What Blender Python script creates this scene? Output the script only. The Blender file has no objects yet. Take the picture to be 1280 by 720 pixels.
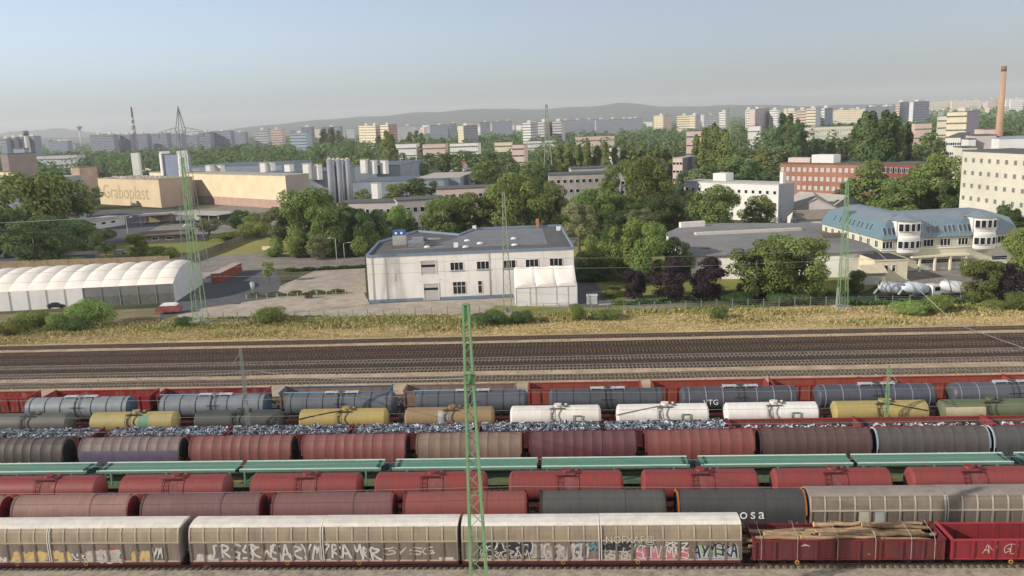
import bpy, math, random
from mathutils import Vector, Matrix
R=math.radians; rnd=random.Random(11)
sc=bpy.context.scene; COL=sc.collection
# ------------------------------------------------------------ camera model
FPX=1040.0; CH=38.0
CAMM=Matrix.Rotation(R(3.7),3,'Z')@Matrix.Rotation(R(90-11.2),3,'X')@Matrix.Rotation(R(-2.1),3,'Z')
def ray(px,py): return CAMM@Vector(((px-640)/FPX,-(py-360)/FPX,-1.0))
def G(px,py,z=0.0):                     # point of height z seen at a pixel of the 1280x720 photograph
    d=ray(px,py); t=(z-CH)/d.z; return Vector((d.x*t,d.y*t,z))
def AZ(px,py=170.0):
    d=ray(px,py); d.z=0; return d.normalized()
def PR(x,y,z):
    v=CAMM.transposed()@Vector((x,y,z-CH)); return 640+FPX*v.x/-v.z, 360-FPX*v.y/-v.z
def ZAT(x,y,py):                        # height above (x,y) that appears at image row py
    lo,hi=-50.0,400.0
    for _ in range(40):
        m=(lo+hi)/2
        if PR(x,y,m)[1]>py: lo=m
        else: hi=m
    return lo
def sstep(t): t=max(0.0,min(1.0,t)); return t*t*(3-2*t)
def terr(x,y):
    D=math.hypot(x,y)
    if D<1000: return 0.0
    px=PR(x,y,0)[0] if y>0 else 0
    return 34*sstep((D-1100)/3200)*sstep((px-800)/330)
# ------------------------------------------------------------ objects
def tag(o,label=None,cat=None,group=None,kind=None):
    if label: o['label']=label
    if cat: o['category']=cat
    if group: o['group']=group
    if kind: o['kind']=kind
    return o
def thing(name,label,cat,loc=(0,0,0),rz=0.0,group=None):
    o=bpy.data.objects.new(name,None); COL.objects.link(o); o.empty_display_size=.5
    o.location=loc; o.rotation_euler=(0,0,rz); return tag(o,label,cat,group)
def dup(o,parent=None,loc=None,rz=None,label=None,group=None):
    c=o.copy(); COL.objects.link(c); c.parent=parent
    if parent is not None: c.matrix_parent_inverse=o.matrix_parent_inverse.copy()
    if loc is not None: c.location=loc
    if rz is not None: c.rotation_euler=(0,0,rz)
    if label: c['label']=label
    if group: c['group']=group
    for k in KIDS.get(o.name,[]):
        KIDS.setdefault(c.name,[]).append(dup(k,c))
    return c
KIDS={}
def kid(p,o):
    o.parent=p; KIDS.setdefault(p.name,[]).append(o); return o
class MB:
    def __init__(s): s.v=[];s.f=[];s.m=[];s.s=[]
    def poly(s,pts,m=0,sm=False):
        n=len(s.v); s.v+= [tuple(p) for p in pts]; s.f.append(tuple(range(n,n+len(pts)))); s.m.append(m); s.s.append(sm)
    def box(s,x0,y0,z0,x1,y1,z1,m=0,skip=''):
        n=len(s.v); s.v+=[(x0,y0,z0),(x1,y0,z0),(x1,y1,z0),(x0,y1,z0),(x0,y0,z1),(x1,y0,z1),(x1,y1,z1),(x0,y1,z1)]
        for k,q in (('b',(0,3,2,1)),('t',(4,5,6,7)),('f',(0,1,5,4)),('r',(1,2,6,5)),('k',(2,3,7,6)),('l',(3,0,4,7))):
            if k in skip: continue
            s.f.append(tuple(n+i for i in q)); s.m.append(m); s.s.append(False)
        return s
    def cyl(s,p0,p1,r0,r1=None,n=10,m=0,caps=True,sm=True):
        p0=Vector(p0);p1=Vector(p1); r1=r0 if r1 is None else r1
        d=(p1-p0).normalized(); a=d.orthogonal().normalized(); b=d.cross(a); k=len(s.v)
        for p,r in ((p0,r0),(p1,r1)):
            for i in range(n):
                t=2*math.pi*i/n; s.v.append(tuple(p+(a*math.cos(t)+b*math.sin(t))*r))
        for i in range(n):
            j=(i+1)%n; s.f.append((k+i,k+j,k+n+j,k+n+i)); s.m.append(m); s.s.append(sm)
        if caps:
            s.f.append(tuple(k+n-1-i for i in range(n))); s.m.append(m); s.s.append(False)
            s.f.append(tuple(k+n+i for i in range(n))); s.m.append(m); s.s.append(False)
        return s
    def bar(s,p0,p1,w,h=None,m=0):
        p0=Vector(p0);p1=Vector(p1); h=h or w
        d=(p1-p0).normalized(); up=Vector((0,0,1)) if abs(d.z)<.95 else Vector((0,1,0))
        a=d.cross(up).normalized()*w/2; b=a.cross(d).normalized()*h/2; k=len(s.v)
        for p in (p0,p1):
            for u,v in ((-1,-1),(1,-1),(1,1),(-1,1)): s.v.append(tuple(p+a*u+b*v))
        for q in ((0,1,5,4),(1,2,6,5),(2,3,7,6),(3,0,4,7),(3,2,1,0),(4,5,6,7)):
            s.f.append(tuple(k+i for i in q)); s.m.append(m); s.s.append(False)
        return s
    def loft(s,rings,m=0,close=False,caps=True,sm=True):      # rings of equal length
        k=len(s.v); n=len(rings[0])
        for r in rings: s.v+=[tuple(p) for p in r]
        for a in range(len(rings)-1):
            for i in range(n if close else n-1):
                j=(i+1)%n; s.f.append((k+a*n+i,k+a*n+j,k+(a+1)*n+j,k+(a+1)*n+i)); s.m.append(m); s.s.append(sm)
        if caps:
            s.f.append(tuple(k+n-1-i for i in range(n))); s.m.append(m); s.s.append(False)
            b=k+(len(rings)-1)*n; s.f.append(tuple(b+i for i in range(n))); s.m.append(m); s.s.append(False)
        return s
    def prof(s,pr,x0,x1,m=0,close=True,caps=True,sm=False):     # profile of (y,z) drawn along x
        return s.loft([[(x0,y,z) for y,z in pr],[(x1,y,z) for y,z in pr]],m,close,caps,sm)
    def prism(s,pts,z0,z1,m=0,mt=None):                        # plan polygon raised
        if sum(pts[i][0]*pts[(i+1)%len(pts)][1]-pts[(i+1)%len(pts)][0]*pts[i][1] for i in range(len(pts)))<0: pts=pts[::-1]
        n=len(pts);k=len(s.v); s.v+=[(p[0],p[1],z0) for p in pts]+[(p[0],p[1],z1) for p in pts]
        for i in range(n):
            j=(i+1)%n; s.f.append((k+i,k+j,k+n+j,k+n+i)); s.m.append(m); s.s.append(False)
        s.f.append(tuple(k+n+i for i in range(n))); s.m.append(m if mt is None else mt); s.s.append(False)
        s.f.append(tuple(k+n-1-i for i in range(n))); s.m.append(m); s.s.append(False)
        return s
    def build(s,name,mats,parent=None,loc=(0,0,0),kind=None):
        me=bpy.data.meshes.new(name); me.from_pydata(s.v,[],s.f)
        if not isinstance(mats,(list,tuple)): mats=[mats]
        for x in mats: me.materials.append(x)
        me.polygons.foreach_set('material_index',s.m); me.polygons.foreach_set('use_smooth',s.s)
        me.update(); o=bpy.data.objects.new(name,me); COL.objects.link(o); o.location=loc
        if parent is not None: kid(parent,o)
        if kind: o['kind']=kind
        return o
def ref(o,name,parent,loc=(0,0,0),rz=0.0,scale=None):          # another object on the same mesh
    c=bpy.data.objects.new(name,o.data); COL.objects.link(c); c.location=loc; c.rotation_euler=(0,0,rz)
    if scale: c.scale=scale
    if parent is not None: kid(parent,c)
    return c
# ------------------------------------------------------------ materials
def lin(h):
    if not isinstance(h,str): return h
    c=[int(h[i:i+2],16)/255 for i in (0,2,4)]
    c=[x/12.92 if x<=.04045 else ((x+.055)/1.055)**2.4 for x in c]; l=.3*c[0]+.6*c[1]+.1*c[2]
    return tuple(l+(x-l)*.93 for x in c)
MC={}
def mat(name,c,rough=.75,var=.15,sc_=1.0,c2=None,metal=0.0,stretch=(1,1,1),spec=.3,bump=0.0,rand=0.0,detail=6,thr=(.35,.68),streak=0.0,top=None):
    if name in MC: return MC[name]
    m=bpy.data.materials.new(name); m.use_nodes=True; nt=m.node_tree; N=nt.nodes; L=nt.links
    b=N['Principled BSDF']; b.inputs['Roughness'].default_value=rough; b.inputs['Metallic'].default_value=metal
    b.inputs['Specular IOR Level'].default_value=spec
    c=lin(c); c2=lin(c2) if c2 else tuple(x*(1-var) for x in c); c1=c if c2 and var==0 else tuple(min(1,x*(1+var*.4)) for x in c)
    tc=N.new('ShaderNodeTexCoord'); mp=N.new('ShaderNodeMapping'); mp.inputs['Scale'].default_value=stretch
    oi=N.new('ShaderNodeObjectInfo'); ad=N.new('ShaderNodeVectorMath'); ad.operation='MULTIPLY_ADD'
    ad.inputs[1].default_value=(1,1,1)
    mu=N.new('ShaderNodeMath'); mu.operation='MULTIPLY'; mu.inputs[1].default_value=37.0
    L.new(oi.outputs['Random'],mu.inputs[0]); L.new(tc.outputs['Object'],ad.inputs[0]); L.new(mu.outputs[0],ad.inputs[2])
    L.new(ad.outputs[0],mp.inputs['Vector'])
    nz=N.new('ShaderNodeTexNoise'); nz.inputs['Scale'].default_value=sc_; nz.inputs['Detail'].default_value=detail; nz.inputs['Roughness'].default_value=.65
    L.new(mp.outputs[0],nz.inputs['Vector'])
    rp=N.new('ShaderNodeMapRange'); rp.inputs[1].default_value=thr[0]; rp.inputs[2].default_value=thr[1]
    L.new(nz.outputs['Fac'],rp.inputs[0])
    mx=N.new('ShaderNodeMix'); mx.data_type='RGBA'; mx.inputs[6].default_value=(*c1,1); mx.inputs[7].default_value=(*c2,1)
    L.new(rp.outputs[0],mx.inputs[0]); out=mx.outputs[2]
    if streak>0:
        m2=N.new('ShaderNodeMapping'); m2.inputs['Scale'].default_value=(3.2,.6,.16); L.new(ad.outputs[0],m2.inputs['Vector'])
        n2=N.new('ShaderNodeTexNoise'); n2.inputs['Scale'].default_value=1.6; n2.inputs['Detail'].default_value=7; n2.inputs['Roughness'].default_value=.7; L.new(m2.outputs[0],n2.inputs['Vector'])
        r2=N.new('ShaderNodeMapRange'); r2.inputs[1].default_value=.3; r2.inputs[2].default_value=.7; r2.inputs[3].default_value=1-streak; r2.inputs[4].default_value=1+streak*.6; L.new(n2.outputs['Fac'],r2.inputs[0])
        h2=N.new('ShaderNodeHueSaturation'); L.new(r2.outputs[0],h2.inputs['Value']); L.new(out,h2.inputs['Color']); out=h2.outputs[0]
    if top:                                   # settled dust on upward faces
        ge=N.new('ShaderNodeTexCoord'); sx=N.new('ShaderNodeSeparateXYZ'); L.new(ge.outputs['Normal'],sx.inputs[0])
        r3=N.new('ShaderNodeMapRange'); r3.inputs[1].default_value=.25; r3.inputs[2].default_value=1.0; r3.inputs[3].default_value=0; r3.inputs[4].default_value=top[1]; L.new(sx.outputs[2],r3.inputs[0])
        x3=N.new('ShaderNodeMix'); x3.data_type='RGBA'; x3.inputs[7].default_value=(*lin(top[0]),1); L.new(r3.outputs[0],x3.inputs[0]); L.new(out,x3.inputs[6]); out=x3.outputs[2]
    if rand>0:
        hs=N.new('ShaderNodeHueSaturation'); mr=N.new('ShaderNodeMapRange'); mr.inputs[3].default_value=1-rand; mr.inputs[4].default_value=1+rand
        L.new(oi.outputs['Random'],mr.inputs[0]); L.new(mr.outputs[0],hs.inputs['Value']); L.new(out,hs.inputs['Color']); out=hs.outputs[0]
    L.new(out,b.inputs['Base Color'])
    if bump>0:
        bp=N.new('ShaderNodeBump'); bp.inputs['Strength'].default_value=bump; bp.inputs['Distance'].default_value=.05
        L.new(nz.outputs['Fac'],bp.inputs['Height']); L.new(bp.outputs[0],b.inputs['Normal'])
    MC[name]=m; return m
def dk(h,f=.86): return ''.join('%02x'%int(int(h[i:i+2],16)*f) for i in (0,2,4))
def paint(name,c,dust='7d6f66',amt=(.42,.72),rough=.5,sc_=1.1):   # weathered wagon paint: rust and dust run down the sides
    return mat(name,dk(c,.92),rough,0,sc_,c2=dk(dust,.88),stretch=(1.2,.5,.35),spec=.3,thr=amt,bump=.08,streak=.18)
def leafm(name,c,c2,rand=.25):
    if name in MC: return MC[name]
    m=bpy.data.materials.new(name); m.use_nodes=True; nt=m.node_tree; N=nt.nodes; L=nt.links
    for n in list(N): N.remove(n)
    o=N.new('ShaderNodeOutputMaterial'); tc=N.new('ShaderNodeTexCoord'); nz=N.new('ShaderNodeTexNoise'); nz.inputs['Scale'].default_value=.9; nz.inputs['Detail'].default_value=5
    L.new(tc.outputs['Object'],nz.inputs['Vector'])
    rp=N.new('ShaderNodeMapRange'); rp.inputs[1].default_value=.35; rp.inputs[2].default_value=.65; L.new(nz.outputs['Fac'],rp.inputs[0])
    mx=N.new('ShaderNodeMix'); mx.data_type='RGBA'; mx.inputs[6].default_value=(*lin(c),1); mx.inputs[7].default_value=(*lin(c2),1); L.new(rp.outputs[0],mx.inputs[0])
    oi=N.new('ShaderNodeObjectInfo'); hs=N.new('ShaderNodeHueSaturation')
    a=N.new('ShaderNodeMapRange'); a.inputs[3].default_value=1-rand; a.inputs[4].default_value=1+rand; L.new(oi.outputs['Random'],a.inputs[0]); L.new(a.outputs[0],hs.inputs['Value'])
    a2=N.new('ShaderNodeMath'); a2.operation='MULTIPLY'; a2.inputs[1].default_value=7.31; L.new(oi.outputs['Random'],a2.inputs[0])
    a3=N.new('ShaderNodeMath'); a3.operation='FRACT'; L.new(a2.outputs[0],a3.inputs[0])
    a4=N.new('ShaderNodeMapRange'); a4.inputs[3].default_value=.5-.022; a4.inputs[4].default_value=.5+.018; L.new(a3.outputs[0],a4.inputs[0]); L.new(a4.outputs[0],hs.inputs['Hue'])
    L.new(mx.outputs[2],hs.inputs['Color'])
    d=N.new('ShaderNodeBsdfDiffuse'); t=N.new('ShaderNodeBsdfTranslucent'); ms=N.new('ShaderNodeMixShader'); ms.inputs[0].default_value=.34
    L.new(hs.outputs[0],d.inputs[0]); L.new(hs.outputs[0],t.inputs[0]); L.new(d.outputs[0],ms.inputs[1]); L.new(t.outputs[0],ms.inputs[2]); L.new(ms.outputs[0],o.inputs[0])
    MC[name]=m; return m
GLASS=mat('window_glass','26292c',.12,.3,.4,spec=.6)
GLASSB=mat('blue_glass','5f7f93',.15,.2,.5,spec=.6)
WHITEF=mat('white_frame','d9d9d4',.5,.08)
BLACK=mat('dark_steel','232120',.8,.3,2.0)
RUST=mat('rail_rust','5b4537',.7,.3,2.0)
CONC=mat('concrete','9c958a',.9,.2,.6)
# ------------------------------------------------------------ world, sun, camera, haze
w=bpy.data.worlds.new("World"); sc.world=w; w.use_nodes=True; nt=w.node_tree
sky=nt.nodes.new('ShaderNodeTexSky'); sky.sky_type='NISHITA'; sky.sun_disc=False
SUNEL=25.0; SUNA=24.0            # the sun stands to the left, a little behind the camera
sd=Vector((-math.cos(R(SUNA))*math.cos(R(SUNEL)),-math.sin(R(SUNA))*math.cos(R(SUNEL)),math.sin(R(SUNEL))))
sky.sun_elevation=R(SUNEL); sky.sun_rotation=-math.atan2(sd.x,sd.y)
sky.altitude=100; sky.air_density=.78; sky.dust_density=2.3; sky.ozone_density=1.9
bg=nt.nodes['Background']; bg.inputs['Strength'].default_value=.135; hsv=nt.nodes.new('ShaderNodeHueSaturation'); hsv.inputs['Saturation'].default_value=.70; nt.links.new(sky.outputs[0],hsv.inputs['Color']); nt.links.new(hsv.outputs[0],bg.inputs[0])
sl=bpy.data.lights.new('sun','SUN'); sl.energy=5.0; sl.angle=R(.55); sl.color=(1.0,.93,.83)
so=bpy.data.objects.new('sun',sl); COL.objects.link(so); so.rotation_euler=sd.to_track_quat('Z','Y').to_euler(); so.location=(0,0,120)
cd=bpy.data.cameras.new('camera'); co=bpy.data.objects.new('camera',cd); COL.objects.link(co)
co.matrix_world=Matrix.Translation((0,0,CH))@CAMM.to_4x4(); cd.sensor_fit='HORIZONTAL'; cd.sensor_width=36; cd.lens=36*FPX/1280
cd.clip_start=.5; cd.clip_end=60000; sc.camera=co
sc.view_settings.view_transform='Standard'; sc.view_settings.look='None'; sc.view_settings.exposure=0.30; sc.view_settings.gamma=1
sc.cycles.use_adaptive_sampling=True; sc.cycles.max_bounces=6; sc.cycles.volume_bounces=0; sc.cycles.diffuse_bounces=3; sc.cycles.transparent_max_bounces=4
sc.cycles.use_denoising=True
HAZE=1
if HAZE:
    mb=MB(); mb.box(-13500,-400,-1.5,13500,13500,330)
    hm=bpy.data.materials.new('haze_air'); hm.use_nodes=True; hn=hm.node_tree
    for n in list(hn.nodes): hn.nodes.remove(n)
    ho=hn.nodes.new('ShaderNodeOutputMaterial'); pv=hn.nodes.new('ShaderNodeVolumePrincipled')
    pv.inputs['Density'].default_value=.000072; pv.inputs['Color'].default_value=(.96,.98,1,1); pv.inputs['Anisotropy'].default_value=.1
    hn.links.new(pv.outputs[0],ho.inputs['Volume']); hz=mb.build('haze',hm); tag(hz,'thin blue summer haze filling the air over the whole town','haze',kind='stuff')
# ============================================================ RAIL YARD
def arc(r,cz,n=14,a0=0,a1=360,ry=None): return [(math.cos(R(a0+(a1-a0)*i/n))*(ry or r),cz+math.sin(R(a0+(a1-a0)*i/n))*r) for i in range(n if a1-a0==360 else n+1)]
BODY=mat('body_slot','808080'); BODY2=mat('body2_slot','808080'); ENDM=mat('end_slot','808080'); LOWM=mat('low_slot','808080')
M_MAR=paint('frame_maroon','5e2229','4a2f2d',(.5,.8)); M_DKRED=paint('dark_red_steel','5e1518','4a2522',(.5,.8))
def paintkids(o,mp):
    for k in KIDS.get(o.name,[]):
        if k.type=='MESH':
            for i,s in enumerate(k.material_slots):
                dn=k.data.materials[i].name
                if dn in mp:
                    nm=mp[dn]; s.link='OBJECT'; s.material=nm
        paintkids(k,mp)
_ws=None
def wheelset(parent,x):
    global _ws
    if _ws is None:
        b=MB()
        for y in (-.75,.75): b.cyl((0,y-.07,.71),(0,y+.07,.71),.46,n=16); b.cyl((0,y*1.12-.02,.71),(0,y*1.12+.02,.71),.2,n=8)
        b.cyl((0,-.95,.71),(0,.95,.71),.09,n=8); _ws=b.build('wheelset',BLACK,parent,(x,0,0)); return _ws
    return ref(_ws,'wheelset',parent,(x,0,0))
_bg=None
def bogie(parent,x,wheels=True):
    global _bg
    if _bg is None:
        b=MB()
        for y in (-1,1):
            b.box(-1.25,y*1.02-.07,.62,1.25,y*1.02+.07,.84); 
            for xx in (-.9,.9): b.box(xx-.17,y*1.02-.13,.55,xx+.17,y*1.02+.13,.93); b.cyl((xx-.26,y*1.06,.86),(xx-.26,y*1.06,.96),.09,n=6); b.cyl((xx+.26,y*1.06,.86),(xx+.26,y*1.06,.96),.09,n=6)
        b.box(-.2,-1.0,.6,.2,1.0,.8); _bg=b.build('bogie',BLACK,parent,(x,0,0)); o=_bg
    else: o=ref(_bg,'bogie',parent,(x,0,0))
    if wheels:
        for xx in (-.9,.9): wheelset(o,xx)
    return o
_bf={}
def buffers(parent,L):
    for s in (-1,1):
        for y in (-.87,.87):
            if s not in _bf:
                b=MB(); b.cyl((0,0,1.02),(s*.42,0,1.02),.09,n=8); b.cyl((s*.4,0,1.02),(s*.46,0,1.02),.24,n=12); _bf[s]=b.build('buffer',BLACK,parent,(s*(L/2-.46),y,0))
            else: ref(_bf[s],'buffer',parent,(s*(L/2-.46),y,0))
def frame(parent,L,m=M_MAR,hw=1.3,z0=.88,z1=1.12,low=True):
    b=MB(); b.box(-L/2+.45,-hw,z0,L/2-.45,-hw+.16,z1); b.box(-L/2+.45,hw-.16,z0,L/2-.45,hw,z1)
    for i in range(9):
        x=-L/2+.5+(L-1.2)*i/8; b.box(x,-hw+.16,z0+.02,x+.2,hw-.16,z1-.02)
    b.box(-L/2+.45,-.2,z0,L/2-.45,.2,z1-.01)
    if low:
        b.box(-1.1,-.8,.5,-.1,-.3,z0); b.cyl((.5,.5,.68),(2.1,.5,.68),.2,n=10); b.bar((-2.5,-1.1,.66),(2.5,-1.1,.66),.05)
    return b.build('underframe',m,parent)
# ---- long hood wagon with sliding ribbed walls (white roof)
def ribline(b,pr,x,w,proud,m=0):
    rings=[]
    for xx in (x-w/2,x+w/2):
        rings.append([(xx,y*1.0,z) for y,z in pr])
    out=[[(x-w/2,y+(proud if y>0 else -proud),z+proud*.4) for y,z in pr],[(x+w/2,y+(proud if y>0 else -proud),z+proud*.4) for y,z in pr]]
    n=len(pr)
    for i in range(n-1):
        b.poly([out[0][i],out[0][i+1],out[1][i+1],out[1][i]],m)
        b.poly([rings[0][i],rings[0][i+1],out[0][i+1],out[0][i]],m)
        b.poly([out[1][i],out[1][i+1],rings[1][i+1],rings[1][i]],m)
    b.poly([out[0][0],out[1][0],rings[1][0],rings[0][0]],m)
def hood_wagon(L,ribs=9):
    t=thing('hood_wagon','x','wagon'); B=L-1.25
    frame(t,L)
    b=MB()
    for y in (-1.46,1.38): b.box(-B/2,y,.7,B/2,y+.08,.965)
    for y in (-1.3,1.24): b.box(-6.2,y,.5,6.2,y+.06,.7)
    b.build('side_sill',M_MAR,t)
    low=[(-1.45,.97),(-1.45,2.76)]; up=[(-1.44,2.9),(-1.39,3.3),(-1.28,3.72),(-1.07,4.05)]
    for sgn in (-1,1):
        x0,x1=(-B/2,-.06) if sgn<0 else (.06,B/2)
        b=MB()
        for q in (-1,1):
            pr=[(q*abs(y),z) for y,z in low+[(-1.45,2.9)]+up]
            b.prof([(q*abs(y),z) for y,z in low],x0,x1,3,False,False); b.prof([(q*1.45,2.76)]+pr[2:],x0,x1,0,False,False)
            b.box(x0,(-1.52 if q<0 else 1.44),2.76,x1,(-1.44 if q<0 else 1.52),2.9,1)
            n=ribs; s=(x1-x0)/n
            for i in range(n+1):
                x=x0+s*i+(.06 if i==0 else -.06 if i==n else 0)
                w_=.17
                b.box(x-w_/2,(-1.53 if q<0 else 1.44),1.0,x+w_/2,(-1.44 if q<0 else 1.53),2.76,2)
                ribline(b,[(q*abs(y),z) for y,z in up],x,.13,.05,1)
            b.box(x0,(-1.5 if q<0 else 1.44),.97,x1,(-1.44 if q<0 else 1.5),1.1,1)
        # roof strip as part of this sliding hood's own mesh group
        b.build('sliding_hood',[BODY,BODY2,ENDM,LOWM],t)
    b=MB(); dz=0
    pr=[(-1.09,4.06),(-.75,4.19),(0,4.27),(.75,4.19),(1.09,4.06)]
    b.prof(pr+[(1.09,4.0),(-1.09,4.0)],-B/2-.03,-.02); b.prof([(y,z+.025) for y,z in pr]+[(1.09,4.0),(-1.09,4.0)],.02,B/2+.03)
    b.build('roof',mat('hood_roof','cbc4b7',.6,.18,.9,streak=.08),t)
    b=MB(); 
    for x in (-.13,.05): ribline(b,[(-1.47,.98),(-1.5,2.8),(-1.44,3.3),(-1.32,3.74),(-1.1,4.08)],x+.04,.08,.07)
    b.build('joint_post',mat('joint_grey','b9b3a8',.6,.15),t)
    endp=[(-1.43,.97),(-1.43,2.9),(-1.38,3.3),(-1.27,3.72),(-1.06,4.03),(0,4.2),(1.06,4.03),(1.27,3.72),(1.38,3.3),(1.43,2.9),(1.43,.97)]
    for s in (-1,1):
        b=MB(); x=s*(B/2-.05); b.prof(endp,x-.04,x+.04)
        for y in (-.75,0,.75): b.box(x+s*.04-.04,y-.06,1.0,x+s*.04+.06,y+.06,4.0)
        b.bar((x+s*.13,-1.3,1.2),(x+s*.13,1.2,3.6),.05); b.bar((x+s*.13,-1.35,1.0),(x+s*.13,-1.35,2.1),.035); b.bar((x+s*.25,-1.35,2.1),(x+s*.13,-1.35,2.1),.035)
        b.build('end_wall',mat('hood_end','7e7a73',.7,.25),t)
    for s in (-1,1):
        b=MB(); b.cyl((s*3.2,-1.5,.82),(s*3.2,-1.47,.82),.17,n=14,m=0); b.cyl((s*3.2,-1.515,.82),(s*3.2,-1.5,.82),.11,n=14,m=1)
        b.build('brake_wheel',[mat('yellow_ring','b07d2a',.5),BLACK],t)
    bogie(t,-L/2+3.1); bogie(t,L/2-3.1); buffers(t,L)
    return t
# ---- telescopic hood wagon (coil carrier), smooth or ribbed
def coil_wagon(L,ribbed):
    t=thing('covered_coil_wagon','x','wagon'); B=L-1.85; frame(t,L,low=True)
    pr=[(-1.43,1.15),(-1.45,1.9)]+[(-1.45*math.cos(R(a)),2.35+1.92*math.sin(R(a))) for a in range(0,181,12)]+[(1.45,1.9),(1.43,1.15)]
    def scl(f,dz=0): return [(y*f,1.15+(z-1.15)*f+dz) for y,z in pr]
    seg=B/3
    nr=10
    def skin(b,x0,x1,f):         # canopy skin, between ribs it sags in a little
        rr=[]; n=max(1,round((x1-x0)/(B/nr)))
        if not ribbed: rr=[[(x,y,z) for y,z in scl(f)] for x in (x0,x1)]
        else:
            for i in range(n):
                a=x0+(x1-x0)*i/n; w=(x1-x0)/n
                for q,g_ in ((0,1.006),(.03,1.006),(.05,1.0),(.5,.998),(.95,1.0),(.97,1.006)): rr.append([(a+w*q,y,z) for y,z in scl(f*g_)])
            rr.append([(x1,y,z) for y,z in scl(f*1.006)])
        b.loft(rr,0,False,False,True)
    for s in (-1,1):
        b=MB(); x0,x1=(-B/2+.1,-seg/2) if s<0 else (seg/2,B/2-.1); skin(b,x0,x1,.985)
        x=s*(B/2-.06); b.prof(scl(1.012),x-.07,x+.07,1,False,False,True); b.prof(scl(1.012),x-.071,x+.071,1)
        b.build('outer_hood',[BODY,BODY2],t)
    b=MB(); skin(b,-seg/2-.15,seg/2+.15,1.0)
    b.build('middle_hood',[BODY],t)
    for s in (-1,1):
        b=MB(); x=s*(B/2-.02)
        b.prof([(y*.93,1.15+(z-1.15)*.95) for y,z in pr],x-.02+s*.03,x+.02+s*.03,0)
        for y in (-.8,0,.8): b.box(min(x,x+s*.14),y-.07,1.2,max(x,x+s*.14),y+.07,3.6)
        for z in (1.9,2.7): b.box(min(x,x+s*.12),-1.2,z,max(x,x+s*.12),1.2,z+.1)
        b.build('end_wall',ENDM,t)
        b=MB(); xx=s*(B/2+.28); b.box(min(x,xx),-1.35,1.12,max(x,xx),1.35,1.17)
        for y in (-1.3,-.5,.5,1.3): b.bar((xx,y,1.15),(xx,y,2.1),.04)
        b.bar((xx,-1.3,2.1),(xx,-.5,2.1),.04); b.bar((xx,.5,2.1),(xx,1.3,2.1),.04); b.bar((xx,-1.3,1.65),(xx,-.5,1.65),.04)
        b.build('end_platform',M_DKRED,t)
    b=MB()
    for s in (-1,1): 
        b.bar((s*(B/2-.9),-1.5,1.3),(s*(B/2-.9),-1.5,1.75),.05); b.bar((s*(B/2-.9),-1.5,1.5),(s*(B/2-.2),-1.5,1.5),.05)
    b.build('lock_handle',mat('handle_yellow','c8b98a',.5),t)
    bogie(t,-L/2+2.6,False); bogie(t,L/2-2.6,False); buffers(t,L); return t
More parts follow.
